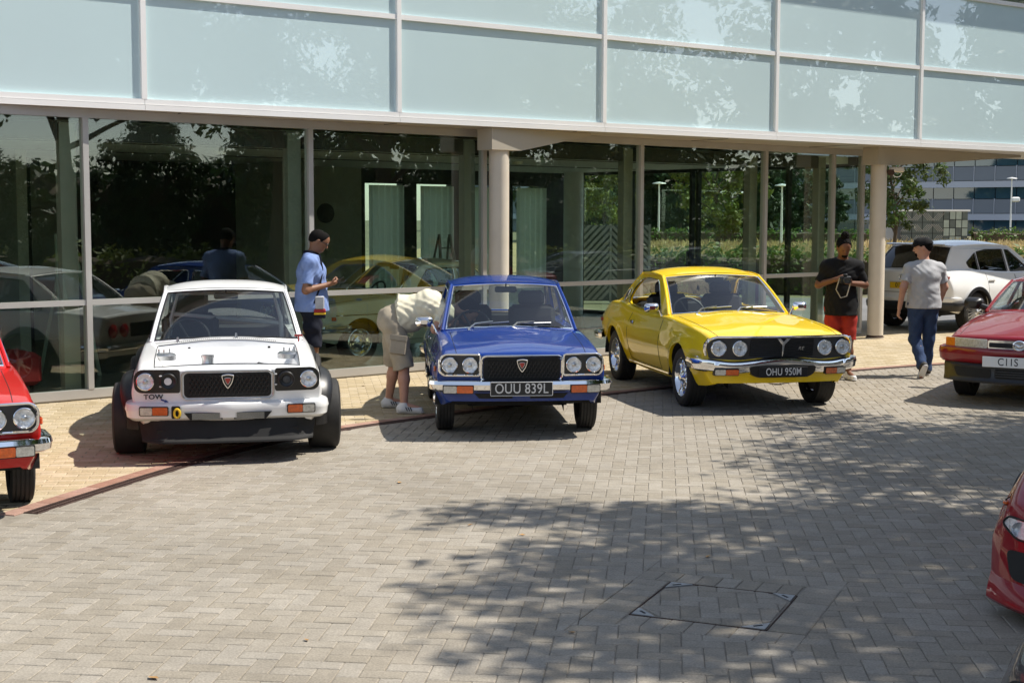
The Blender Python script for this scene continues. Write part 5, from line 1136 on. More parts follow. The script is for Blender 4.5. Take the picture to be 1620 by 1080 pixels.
# red sofa, folding easel, red seat inside
def loc_in(s_, t_): q = B0.to_2d() + D1 * s_ - N1 * t_; return (q.x, q.y)
M['red_cloth'] = mat('red_upholstery', (.30, .012, .016), .7, var=.12, bump=.2)
e = empty('red_sofa', (*loc_in(-.6, 1.1), .015), A1_, label='low red upholstered bench behind the glass under the seated people', cat='bench')
mb = MB(); mb.rbox((0, 0, .27), (1.9, .75, .36), .05); mb.build('seat', M['red_cloth'], e)
for x in (-.85, .85):
    for y in (-.28, .28): mb = MB(); mb.tube([(x, y, 0), (x, y, .1)], .025, 8); mb.build('leg', M['matt_black'], e)
e = empty('folding_easel', (*loc_in(1.25, 2.2), .015), A1_ + .3, label='pale folding display easel standing inside the glass', cat='easel')
for x in (-.12, .12): mb = MB(); mb.tube([(x * 2.4, -.25, 0), (x, 0, 1.75)], .025, 6); mb.build('leg', M['curtain'], e)
mb = MB(); mb.tube([(0, .5, 0), (0, 0, 1.7)], .022, 6); mb.build('rear_leg', M['curtain'], e); mb = MB(); mb.box((0, -.10, .9), (.62, .03, .05)); mb.build('ledge', M['curtain'], e)
e = empty('red_chair', (*loc_in(12.9, .75), .015), A1_ + 1.2, label='red tub chair just inside the glass by the corner', cat='chair')
mb = MB(); mb.rbox((0, 0, .38), (.6, .6, .16), .05); mb.build('seat', M['red_cloth'], e); mb = MB(); mb.rbox((0, .28, .70), (.62, .12, .66), .05); mb.build('backrest', M['red_cloth'], e)
for x in (-.24, .24):
    for y in (-.24, .24): mb = MB(); mb.tube([(x, y, 0), (x, y, .32)], .018, 8); mb.build('leg', M['steel'], e)
e = empty('step_ladder', (*loc_in(10.2, 6.2), .015), A1_, label='grey step ladder leaning inside near the curtained rear windows', cat='ladder')
for x in (-.2, .2): mb = MB(); mb.tube([(x * 1.3, -.35, 0), (x * .6, 0, 1.65)], .03, 6); mb.build('rail', M['post'], e); mb = MB(); mb.tube([(x * 1.3, .4, 0), (x * .6, .02, 1.6)], .022, 6); mb.build('rear_rail', M['post'], e)
for k in range(5): mb = MB(); z = .28 * (k + 1); mb.box((0, -.35 + .35 * z / 1.65, z), (.42 - .05 * k, .09, .025)); mb.build('tread', M['post'], e)
# ------------------------------------------------------------------ planting
M['leaf'] = leafmat('tree_leaf', (.075, .115, .028)); M['leaf_yellow'] = leafmat('yellow_green_leaf', (.16, .19, .035)); M['leaf_dark'] = leafmat('dark_leaf', (.035, .065, .022))
M['hedge_leaf'] = leafmat('hedge_leaf', (.10, .16, .03)); M['straw'] = leafmat('dry_grass', (.42, .33, .16), .3, .3, .01)
M['bark'] = mat('bark', (.10, .075, .05), .9, var=.3, scale=8, bump=.8, bscale=25)
def quads_mesh(name, C, U, V, rnd, material, parent=None):
    # C centres, U/V half axes (N,3): one pointed leaf (two triangles folded a little) each
    n = len(C); P = np.empty((n, 4, 3), np.float32); P[:, 0] = C - U; P[:, 1] = C - V * .6 + U * .1; P[:, 2] = C + U; P[:, 3] = C + V * .6 + U * .1
    me = bpy.data.meshes.new(name); me.vertices.add(4 * n); me.vertices.foreach_set('co', P.reshape(-1)); me.loops.add(4 * n); me.loops.foreach_set('vertex_index', np.arange(4 * n, dtype=np.int32))
    me.polygons.add(n); me.polygons.foreach_set('loop_start', np.arange(0, 4 * n, 4, dtype=np.int32)); me.polygons.foreach_set('loop_total', np.full(n, 4, np.int32)); me.update(calc_edges=True); me.validate()
    a = me.attributes.new('rnd', 'FLOAT', 'POINT'); a.data.foreach_set('value', np.repeat(rnd, 4).astype(np.float32)); me.materials.append(material); return me
def leaves(name, cen, rad_, per, size, material, seed, droop=.25):
    g = np.random.default_rng(seed); n = len(cen) * per
    c = np.repeat(np.asarray(cen), per, 0); r = np.repeat(np.asarray(rad_), per)
    d = g.normal(size=(n, 3)); d /= np.linalg.norm(d, axis=1)[:, None]; C = c + d * (r * g.random(n) ** .45)[:, None] * np.array([1, 1, .8])
    nr = d + g.normal(scale=.6, size=(n, 3)) + np.array([0, 0, .5]); nr /= np.linalg.norm(nr, axis=1)[:, None]
    u = np.cross(nr, g.normal(size=(n, 3))); u /= np.linalg.norm(u, axis=1)[:, None]; u[:, 2] -= droop; v = np.cross(nr, u); v /= np.linalg.norm(v, axis=1)[:, None]
    s = size * g.uniform(.6, 1.25, n); rn = np.clip(np.repeat(g.random(len(cen)), per) * .6 + g.random(n) * .4, 0, 1)
    return quads_mesh(name, C, u * s[:, None], v * (s * .75)[:, None], rn, material)
def tree_data(seed, height, base, rx_, ncl, per, size, material, trunk_r, lean=.2):
    g = np.random.default_rng(seed); R = random.Random(seed); mb = MB()
    top = height * .80; P = [Vector((math.sin(k * 1.3 + seed) * lean * (k / 6) ** 1.2, math.cos(k * 1.7 + seed) * lean * (k / 6) ** 1.2, top * k / 6)) for k in range(7)]
    mb.tube(P, [trunk_r * (1.25 if k == 0 else 1 - .13 * k) for k in range(7)], 10)
    cen = []; rr = []; h = height - base
    for k in range(ncl):
        a = g.uniform(0, 2 * math.pi); t = g.random() ** .85; z = base + h * t
        prof = math.sin(math.pi * min(1, (t * .86 + .12))) ** .6 * (1 + .18 * math.sin(3 * a + seed) + .12 * math.sin(5 * a + 2 * seed + 6 * t)); q = rx_ * prof * (g.random() ** .45)
        cen.append((q * math.cos(a), q * math.sin(a), z)); rr.append(rx_ * g.uniform(.13, .24))
    for k in range(min(26, ncl)):
        c = Vector(cen[k * (ncl // 26) if ncl > 26 else k]); z0 = max(base * .75, min(top * .96, c.z - (c.x ** 2 + c.y ** 2) ** .5 * .7)); i = int(z0 / top * 6); f = z0 / top * 6 - i; p = P[i].lerp(P[min(6, i + 1)], f)
        mid = p.lerp(c, .5) + Vector((R.uniform(-.1, .1), R.uniform(-.1, .1), .12)) * rx_ * .3; mb.tube([p, mid, c], [trunk_r * .38, trunk_r * .22, trunk_r * .07], 6)
    return mb, leaves('crown', cen, rr, per, size, material, seed)
TREES = {}
def tree(kind, loc, label, group, rz=0., sc=1.0):
    o = empty('tree', (loc[0], loc[1], -.03), rz, label=label, cat='tree', group=group); o.scale = (sc, sc, sc)
    if kind not in TREES:
        sd, h, b, r, n, per, size, m_, tr = KINDS[kind]; mb, cr = tree_data(sd, h, b, r, n, per, size, M[m_], tr); t = mb.build('trunk', M['bark'], o); link('crown', cr, o); TREES[kind] = (t.data, cr)
    else: link('trunk', TREES[kind][0], o); link('crown', TREES[kind][1], o)
    return o
KINDS = dict(shade=(11, 9.6, 4.5, 3.9, 190, 150, .095, 'leaf', .20), shade_b=(23, 10.5, 3.4, 4.4, 190, 90, .14, 'leaf', .24), far=(5, 11.5, 1.2, 4.6, 150, 60, .34, 'leaf_dark', .25), young=(31, 5.6, 1.5, 1.75, 110, 60, .10, 'leaf_yellow', .085), pear=(37, 6.4, 1.7, 1.7, 120, 60, .10, 'leaf', .09), backrow=(43, 13.0, .8, 5.0, 190, 70, .26, 'leaf_dark', .3))
GR = 'trees beside the forecourt out of the picture'
tree('shade', (8.35, 8.6), 'tall leafy tree shading the paving beside the low sports cars', GR); tree('shade', (10.4, 12.4), 'tall leafy tree shading the paving beside the low sports cars', GR, 2.0, .92)
tree('shade', (9.3, 4.4), 'tall leafy tree shading the paving beside the low sports cars', GR, 4.1, .98)
tree('shade_b', (21.5, 28), 'broad tree beyond the drive, reflected in the glass', 'reflected trees', .6); tree('shade_b', (21, 12), 'broad tree beyond the drive, reflected in the glass', 'reflected trees', 2.6, 1.1); tree('shade_b', (16.5, -3.5), 'broad tree beyond the drive, reflected in the glass', 'reflected trees', 3.6, 1.15)
for k, (x, y) in enumerate(((28, 31), (29, 25), (30, 19), (30.5, 13), (31, 7), (30, 1), (29, -5), (27, -11), (24, -16), (20, -21), (32, 38), (38, 16), (38, 28), (37, 3))): tree('backrow', (x, y), 'dense dark tree in the row beyond the drive, reflected in the glass', 'dark tree row reflected in the glass', k * 1.1, (.8, .65, .8, .5, .72, .42, .36, .74, .8, .7, .8, .5, .8, .45)[k])
# trees beyond the building
p = gnd(1413, 430); tree('pear', (p.x, p.y), 'slim young street tree behind the round column and white sport utility car', None, .4)
p = gnd(1135, 432); tree('young', (p.x, p.y), 'yellow-green young tree seen through the glass end wall', None, 1.2, 1.05)
p = gnd(955, 430); tree('young', (p.x, p.y), 'yellow-green young tree behind the slatted screen', None, 2.2, .8)
for k, (px, Y, sc) in enumerate(((905, 118, .9), (960, 125, 1.0), (1020, 130, .95), (1075, 122, .9), (1130, 135, .95), (1190, 128, .85), (1245, 140, .7), (1300, 150, .6))):
    q = atY(px, 372, Y); tree('far', (q.x, Y), 'dark tree in the belt far beyond the dry grass', 'tree belt beyond the dry grass', k * .9, sc)
def hedge(p0, p1, w, h, label, group=None, size=.07, den=95, material='hedge_leaf', seed=1, name='hedge'):
    a, b = Vector(p0), Vector(p1); L = (b - a).length; e = empty(name, (a.x, a.y, -.03), math.atan2(b.y - a.y, b.x - a.x), label=label, cat='hedge', group=group)
    g = np.random.default_rng(seed); nx = max(2, int(L / (w * .55))); cen = []; rr = []
    for i in range(nx):
        for j in (-.5, 0, .5):
            for k in (.2, .5, .8):
                cen.append((L * (i + g.uniform(.1, .9)) / nx, j * w * .72 + g.normal(scale=.05), h * k * g.uniform(.9, 1.08))); rr.append(w * .30 * g.uniform(.85, 1.25))
    link('foliage', leaves('foliage', cen, rr, den, size, M[material], seed, .1), e)
    mb = MB(); n = max(3, int(L / .5)); mb.grid([[(L * i / n, y * w * .36, z * h * (.80 + .05 * math.sin(i * 1.7 + seed))) for y, z in ((-1, 0), (-1, .9), (-.5, 1), (.5, 1), (1, .9), (1, 0))] for i in range(n + 1)]); mb.build('dark_core', M['leaf_dark'] if False else M['bark'], e); return e  # added solid dark core instead of stems, filling the hedge behind its leaves
hedge((3.6, 39), (9.6, 38), 1.3, 1.22, 'clipped broad-leaved hedge seen through the glass end wall', None, .085, 80, seed=3)
hedge((12.4, 36.5), (15.6, 34.5), 1.2, 1.30, 'bushy green hedge behind the bonnet of the white sport utility car', None, .085, 70, seed=4)
q = gnd(1402, 452); hedge((q.x - .5, q.y), (q.x + .5, q.y), .9, 1.0, 'small shrub at the foot of the street tree', None, .08, 90, 'leaf', seed=9, name='shrub')
for k, (x0, x1) in enumerate(((10.5, 27), (35.5, 62))): hedge((x0, 110), (x1, 106), 1.6, 1.15, ('long low hedge across the dry grass, seen through the glass', 'long low hedge in front of the office building')[k], None, .15, 26, seed=6 + k)
hedge((14.6, 5), (17.0, 31), 1.6, 1.25, 'yellow-green hedge along the drive, reflected in the glass', None, .10, 45, seed=12, material='leaf_yellow'); hedge((13.4, -14), (14.5, 3.8), 1.6, 1.25, 'yellow-green hedge by the road, reflected in the glass', None, .10, 40, seed=13, material='leaf_yellow')
hedge((34, -22), (35.5, 44), 3.2, 4.2, 'tall dark leaf screen added beyond the drive to fill the glass reflection', None, .30, 60, 'leaf_dark', seed=21)  # unseen leaf mass, added to close bright sky gaps in the glass reflections
hedge((12, -26), (33, -22), 3.2, 4.2, 'tall dark leaf screen added across the road end to fill the glass reflection', None, .30, 60, 'leaf_dark', seed=22)  # second added leaf mass, darkening the reflections towards the road end
# dry grass field
fld = sheet('dry_grass_field', [(-6, 41), (40, 41), (80, 120), (-6, 120)], -.045, M['straw_base'] if 'straw_base' in M else mat('straw_ground', (.36, .28, .14), .95, var=.25, scale=.4))
g = np.random.default_rng(77); n = 26000; Y = 41.5 + (g.random(n) ** 1.5) * 74; X = Y * g.uniform(.06, .385, n); hh = g.uniform(.18, .50, n) * (1 + .4 * np.sin(X * 1.3) * np.sin(Y * .7)); ang = g.uniform(0, math.pi, n)
C = np.stack([X, Y, hh * .5 - .04], 1); U = np.stack([g.normal(scale=.08, size=n), g.normal(scale=.08, size=n), hh * .5], 1); V = np.stack([np.cos(ang), np.sin(ang), np.zeros(n)], 1) * (.03 + .0006 * Y)[:, None]
o = link('dry_grass', quads_mesh('dry_grass', C, U, V, g.random(n), M['straw'])); tag(o, 'tall dry straw-coloured grass covering the field', 'grass', kind='stuff')
# ------------------------------------------------------------------ far structures
M['office_white'] = mat('office_band', (.50, .52, .60), .5, var=.05, scale=.2); M['office_grey'] = mat('office_louvre', (.19, .21, .25), .5, .2, var=.08, scale=.3); M['office_glass'] = mat('office_glass', (.03, .07, .10), .05, .0, 1.0, var=.5, scale=.25, spec=1.0)
q = atY(1400, 370, 176); off = empty('office_building', (q.x - 48, 176 + 33, 0), math.atan2(-.57, .82), label='long grey office building with banded windows far behind the dry grass', cat='building')
def ob(name, c, d, m): mb = MB(); mb.box(c, d); return mb.build(name, M[m], off, smooth=False)
ob('core', (55, 9, 8.6), (130, 17, 17.2), 'office_grey'); SH = 3.85; W_ = 2.45; meshes = {}
def shared(name, key, c, d, m):
    if key not in meshes: mb = MB(); mb.box((0, 0, 0), d); o = mb.build(name, M[m], off, smooth=False); meshes[key] = o.data
    else: o = link(name, meshes[key], off)
    o.location = c; return o
for k in range(4):
    z = .4 + k * SH
    ob('spandrel_band', (55, -.12, z + 1.35 + .40), (130, .4, .75), 'office_white')
    for i in range(18, 52):
        x = -8 + i * W_; shared('window_pane', 'p', (x, -.02, z + .70), (W_ - .10, .08, 1.32), 'office_glass'); shared('louvre_panel', 'l', (x, -.32, z + 3.0), (W_ - .14, .10, 1.62), 'office_grey')
        shared('fin', 'f', (x + W_ / 2, -.25, z + 3.0), (.07, .35, 1.8), 'office_white')
q = gnd(1425, 386); Y0 = q.y; enc = empty('panel_enclosure', (q.x, q.y, -.03), rad(-4), label='square tiled enclosure with white capping behind the dry grass', cat='enclosure'); w0 = atY(1490, 386, Y0).x - q.x; w1 = atY(1528, 386, Y0).x - q.x; hh = 2.55
M['stone_dark'] = mat('green_grey_slab', (.10, .115, .10), .6, var=.25, scale=2); M['stone_pale'] = mat('pale_green_slab', (.34, .38, .32), .6, var=.15, scale=2); M['timber'] = mat('grey_timber', (.40, .37, .33), .8, var=.2, scale=5, bump=.3)
mb = MB(); mb.box((w1 / 2, 1.5, hh / 2), (w1, 2.9, hh)); mb.build('wall', M['satin_grey'], enc, smooth=False); mb = MB(); mb.box((w1 / 2, 1.5, hh + .06), (w1 + .3, 3.2, .14)); mb.build('capping', M['white_metal'], enc, smooth=False)
for i in range(4):
    for j in range(3):
        s_ = w0 / 4; mb = MB(); mb.box((s_ * (i + .5), -.02, hh / 3 * (j + .5)), (s_ - .05, .06, hh / 3 - .05)); o = mb.build('slab', M['stone_dark'], enc, smooth=False); m2 = MB(); sg = 1 if (i + j) % 2 else -1
        for t in (-.45, -.15, .15, .45): m2.box((s_ * (i + .5 + t * .6), -.06, hh / 3 * (j + .5 + t * .5 * 0)), (.03, .02, hh / 3 - .12), rot=Matrix.Rotation(sg * .7, 3, 'Y'))
        m2.build('batten', M['timber'], o, smooth=False)
for i in range(4):
    for j in range(4):
        s_ = (w1 - w0) / 4; mb = MB(); mb.box((w0 + s_ * (i + .5), -.03, hh / 4 * (j + .5)), (s_ - .06, .06, hh / 4 - .06)); mb.build('slab', M['stone_pale' if (i + j) % 3 else 'stone_dark'], enc, smooth=False)
q = gnd(1398, 384); wl = empty('low_white_wall', (q.x - 1.5, q.y - 2, -.03), 0, label='low plain white wall behind the street tree', cat='wall'); mb = MB(); mb.rbox((1.6, 0, .75), (3.6, .3, 1.55), .02); mb.build('panel', M['white_metal'], wl, smooth=False)
def lamp_post(px, Y, h, two=False, label=''):
    q = atY(px, 372, Y); e = empty('lamp_post', (q.x, Y, -.03), rad(10), label=label, cat='lamp post', group='white lamp posts in the far car park'); mb = MB(); mb.tube([(0, 0, 0), (0, 0, h)], [.10, .06], 10); mb.build('pole', M['white_metal'], e)
    for sx in ((-1, 1) if two else (0,)):
        mb = MB(); mb.lathe([(0, .0), (.55, .05), (.50, .13), (.0, .22)], 20, (sx * .7, 0, h), 'z'); mb.build('lamp_head', M['white_metal'], e, fix=True)
    if two: mb = MB(); mb.tube([(-.7, 0, h), (.7, 0, h)], .04, 6); mb.build('arm', M['white_metal'], e)
    return e
for px, Y, h, tw in ((1042, 112, 4.6, False), (1158, 118, 4.0, True), (1120, 140, 4.0, True), (1236, 105, 4.3, False)): lamp_post(px, Y, h, tw, 'slim white lamp post seen through the glass end wall')
lp = lamp_post(1598, 150, 6.1, False, 'tall white lamp post standing in front of the office building'); mb = MB(); mb.rbox((.5, 0, 4.0), (.9, .35, .5), .1); mb.build('speaker', M['white_metal'], lp)
# slatted chevron screen behind the pavilion
q = atY(928, 430, 34); sc_ = empty('chevron_screen', (q.x - .35, 34, -.03), rad(-3), label='grey timber screen with diagonal chevron slats seen through the glass', cat='screen'); Wp, Hp = .92, 1.86
for k in range(3):
    mb = MB(); mb.box((Wp * k, 0, Hp / 2), (.05, .06, Hp)); mb.build('post', M['timber'], sc_, smooth=False)
    if k == 2: break
    sg = 1 if k % 2 == 0 else -1
    for i in range(-4, 12):
        P = [(Wp * k + .03, i * .17), (Wp * (k + 1) - .03, i * .17 + Wp), (Wp * (k + 1) - .03, i * .17 + Wp + .10), (Wp * k + .03, i * .17 + .10)]
        if sg < 0: P = [(Wp * (2 * k + 1) - x, z) for x, z in P][::-1]
        P = clip(clip(P, (0, .05), (0, 1)), (0, Hp - .03), (0, -1)) if True else P
        if len(P) >= 3 and area(P) > .002: mb = MB(); mb.prism([(x, -.012, z) for x, z in P], (0, .025, 0)); mb.build('slat', M['timber'], sc_, smooth=False, fix=True)
mb = MB(); mb.box((Wp, .05, Hp / 2), (Wp * 2, .02, Hp - .05)); mb.build('backing', M['stone_dark'], sc_, smooth=False)
# fallen leaves on the paving
M['fallen'] = mat('fallen_leaf', (.42, .24, .09), .8, var=.3); M['paper'] = mat('paper_scrap', (.7, .69, .66), .8)
for k, (px, py) in enumerate(((632, 763), (485, 1012), (243, 1072), (826, 846), (744, 830), (1250, 655), (575, 610), (1120, 880), (905, 1000))):
    p = gnd(px, py, .004); e = MB(); R = random.Random(k); s_ = R.uniform(.02, .035); e.add([(-s_, 0, .002), (-.2 * s_, -.55 * s_, .008), (s_, 0, .006), (.0, .55 * s_, .004), (-.1 * s_, 0, .0)], [(0, 1, 4), (1, 2, 4), (2, 3, 4), (3, 0, 4)]); o = e.build('fallen_leaf', M['fallen'], None, smooth=False, loc=p, rz=R.uniform(0, 6)); tag(o, 'small curled brown leaf lying on the grey pavers', 'leaf', 'fallen leaves on the paving')
# ------------------------------------------------------------------ people: one continuous skin surface per body (distance field), clothes and hair as children
def surface_nets(Fv, org, h):
    ins = Fv < 0; nx, ny, nz = Fv.shape; c = [(i, j, k) for i in (0, 1) for j in (0, 1) for k in (0, 1)]
    S = sum(ins[i:nx - 1 + i, j:ny - 1 + j, k:nz - 1 + k].astype(np.int8) for i, j, k in c); act = (S > 0) & (S < 8)
    I = np.argwhere(act); idx = -np.ones(act.shape, np.int64); idx[act] = np.arange(len(I)); acc = np.zeros((len(I), 3)); cnt = np.zeros(len(I))
    for a in range(8):
        for b in range(a + 1, 8):
            d = np.array(c[b]) - np.array(c[a])
            if np.abs(d).sum() != 1: continue
            fa = Fv[I[:, 0] + c[a][0], I[:, 1] + c[a][1], I[:, 2] + c[a][2]]; fb = Fv[I[:, 0] + c[b][0], I[:, 1] + c[b][1], I[:, 2] + c[b][2]]
            m = (fa < 0) != (fb < 0); t = fa[m] / (fa[m] - fb[m]); acc[m] += I[m] + np.array(c[a]) + d * t[:, None]; cnt[m] += 1
    V = np.array(org) + h * acc / cnt[:, None]; Q = []
    for ax in range(3):
        o = [0, 1, 2]; o.remove(ax); e = [0, 0, 0]; e[ax] = 1
        A = ins[:nx - e[0], :ny - e[1], :nz - e[2]]; B = ins[e[0]:, e[1]:, e[2]:]; E = np.argwhere(A != B); E = E[(E[:, o[0]] > 0) & (E[:, o[1]] > 0) & (E[:, o[0]] < Fv.shape[o[0]] - 1) & (E[:, o[1]] < Fv.shape[o[1]] - 1)]
        q = []
        for da, db in ((-1, -1), (0, -1), (0, 0), (-1, 0)): t = E.copy(); t[:, o[0]] += da; t[:, o[1]] += db; q.append(idx[t[:, 0], t[:, 1], t[:, 2]])
        q = np.stack(q, 1); fl = ins[E[:, 0], E[:, 1], E[:, 2]] ^ (ax == 1); q[~fl] = q[~fl][:, ::-1]; Q.append(q)
    return V, np.concatenate(Q)
def field(prims, h=.009, k=.03, cuts=(), fold=None):
    P = np.array([list(p[0]) + list(p[1]) for p in prims]); R = max(max(p[2], p[3]) for p in prims) + .06
    lo = np.minimum(P[:, :3], P[:, 3:]).min(0) - R; hi = np.maximum(P[:, :3], P[:, 3:]).max(0) + R; n = np.ceil((hi - lo) / h).astype(int) + 1
    Fv = np.full(tuple(n), .25, np.float32); ax = [lo[i] + h * np.arange(n[i]) for i in range(3)]
    for p in prims:
        a, b, ra, rb = np.array(p[0], float), np.array(p[1], float), p[2], p[3]; o = p[4] if len(p) > 4 else {}
        m = max(ra, rb) + .08; s = []
        for i in range(3): s.append(slice(max(0, int((min(a[i], b[i]) - m - lo[i]) / h)), min(n[i], int((max(a[i], b[i]) + m - lo[i]) / h) + 2)))
        X, Y, Z = np.meshgrid(ax[0][s[0]], ax[1][s[1]], ax[2][s[2]], indexing='ij', sparse=True); d = b - a; L2 = max(1e-9, float(d @ d))
        t = np.clip(((X - a[0]) * d[0] + (Y - a[1]) * d[1] + (Z - a[2]) * d[2]) / L2, 0, 1); qx_, qy_, qz_ = X - a[0] - t * d[0], Y - a[1] - t * d[1], Z - a[2] - t * d[2]
        r2 = qx_ ** 2 + qy_ ** 2 + qz_ ** 2
        if 'ax' in o: w = o['ax']; c = qx_ * w[0] + qy_ * w[1] + qz_ * w[2]; r2 = r2 + c * c * (o['k'] ** 2 - 1)
        D = np.sqrt(r2) - (ra + (rb - ra) * t)
        if o.get('flat'): u = d / math.sqrt(L2); D = np.maximum(D, (X - b[0]) * u[0] + (Y - b[1]) * u[1] + (Z - b[2]) * u[2])
        kk = o.get('s', k); cur = Fv[s[0], s[1], s[2]]; hh = np.clip(.5 + .5 * (cur - D) / kk, 0, 1); Fv[s[0], s[1], s[2]] = D * hh + cur * (1 - hh) - kk * hh * (1 - hh)
    X, Y, Z = np.meshgrid(*ax, indexing='ij', sparse=True)
    if fold: Fv = Fv + fold(X, Y, Z).astype(np.float32)
    for q, nn in cuts: Fv = np.maximum(Fv, ((X - q[0]) * nn[0] + (Y - q[1]) * nn[1] + (Z - q[2]) * nn[2]).astype(np.float32))
    return surface_nets(Fv, lo, h)
def fmesh(name, prims, m, parent, h=.009, k=.03, cuts=(), fold=None):
    V, Q = field(prims, h, k, cuts, fold); me = bpy.data.meshes.new(name); nv, nq = len(V), len(Q)
    me.vertices.add(nv); me.vertices.foreach_set('co', V.astype(np.float32).reshape(-1)); me.loops.add(4 * nq); me.loops.foreach_set('vertex_index', Q.astype(np.int32).reshape(-1)); me.polygons.add(nq)
    me.polygons.foreach_set('loop_start', np.arange(0, 4 * nq, 4, dtype=np.int32)); me.polygons.foreach_set('loop_total', np.full(nq, 4, np.int32)); me.update(calc_edges=True); me.materials.append(m); me.shade_smooth()
    return link(name, me, parent)
def skin(name, c): return mat(name, c, .5, var=.10, scale=9, spec=.35, bump=.05)
M['skin_light'] = skin('skin_light', (.50, .27, .19)); M['skin_tan'] = skin('skin_tan', (.24, .115, .065)); M['skin_brown'] = skin('skin_brown', (.17, .075, .042))
def cloth(name, c, b=.25): return mat(name, c, .85, var=.10, scale=12, bump=b, bscale=45, spec=.2)
M['polo'] = cloth('blue_polo_cloth', (.20, .28, .52)); M['navy'] = cloth('navy_cloth', (.012, .014, .024)); M['cream_cloth'] = cloth('cream_shirt', (.68, .63, .48)); M['khaki'] = cloth('khaki_cloth', (.36, .31, .235)); M['black_cloth'] = cloth('black_tshirt', (.010, .010, .011)); M['red_shorts'] = cloth('red_shorts_cloth', (.36, .035, .025)); M['grey_cloth'] = cloth('grey_tshirt', (.42, .42, .43)); M['denim'] = cloth('blue_denim', (.035, .06, .13), .4); M['white_leather'] = mat('white_trainer', (.66, .66, .66), .5, var=.06); M['shoe_dark'] = mat('dark_trainer', (.03, .028, .026), .7); M['sole'] = mat('shoe_sole', (.55, .47, .36), .7, var=.15); M['hair_black'] = mat('black_hair', (.006, .005, .0045), .9, var=.3, scale=40, spec=.15); M['eye'] = mat('dark_eye', (.01, .008, .006), .2); M['lip'] = mat('lips', (.22, .07, .055), .5)
def floral():
    m, t, out = nt('floral_print'); N = t.nodes.new; L = t.links.new; b = N('ShaderNodeBsdfPrincipled'); b.inputs['Roughness'].default_value = .85; L(b.outputs[0], out.inputs[0]); tc = N('ShaderNodeTexCoord'); v = N('ShaderNodeTexVoronoi'); v.inputs['Scale'].default_value = 17; L(tc.outputs['Object'], v.inputs['Vector'])
    cr = N('ShaderNodeValToRGB'); e = cr.color_ramp; e.interpolation = 'CONSTANT'; e.elements[0].color = (.03, .04, .16, 1); e.elements[1].position = .3; e.elements[1].color = (.45, .40, .36, 1)
    for p_, c_ in ((.5, (.25, .03, .06, 1)), (.68, (.03, .10, .05, 1)), (.84, (.04, .03, .05, 1))): q = e.elements.new(p_); q.color = c_
    L(v.outputs['Color'], cr.inputs[0]); L(cr.outputs[0], b.inputs['Base Color']); return m
M['floral'] = floral()
def vv(*a): return np.array(a, float)
def unit(v): v = np.array(v, float); return v / np.linalg.norm(v)
def hand(wr, el, palm_n, curl=.5, spread=.018, thumb_sg=1):
    # palm and five fingers; palm_n is the direction the palm faces
    d = unit(np.array(wr) - np.array(el)); n = unit(np.array(palm_n) - d * np.dot(palm_n, d)); sd = np.cross(d, n); w = np.array(wr); P = [(w, w + d * .085, .030, .034, dict(ax=n, k=1.75, s=.02))]; base = w + d * .09
    for i, (o, L) in enumerate(((-1.5, .068), (-.5, .078), (.5, .073), (1.5, .058))):
        a = base + sd * o * spread; d1 = unit(d * math.cos(curl * .9) + n * math.sin(curl * .9)); d2 = unit(d * math.cos(curl * 2.0) + n * math.sin(curl * 2.0)); b = a + d1 * L * .55; P += [(a - d * .02, b, .0095, .009, dict(s=.006)), (b, b + d2 * L * .5, .009, .0075, dict(s=.006))]
    t0 = w + d * .03 - sd * .026 * thumb_sg; d1 = unit(d * .75 - sd * .7 * thumb_sg + n * .45); t1 = t0 + d1 * .042; d2 = unit(d * .95 - sd * .2 * thumb_sg + n * (.4 + curl * .4)); P += [(t0, t1, .0135, .0105, dict(s=.012)), (t1, t1 + d2 * .034, .0105, .0085, dict(s=.006))]
    return P
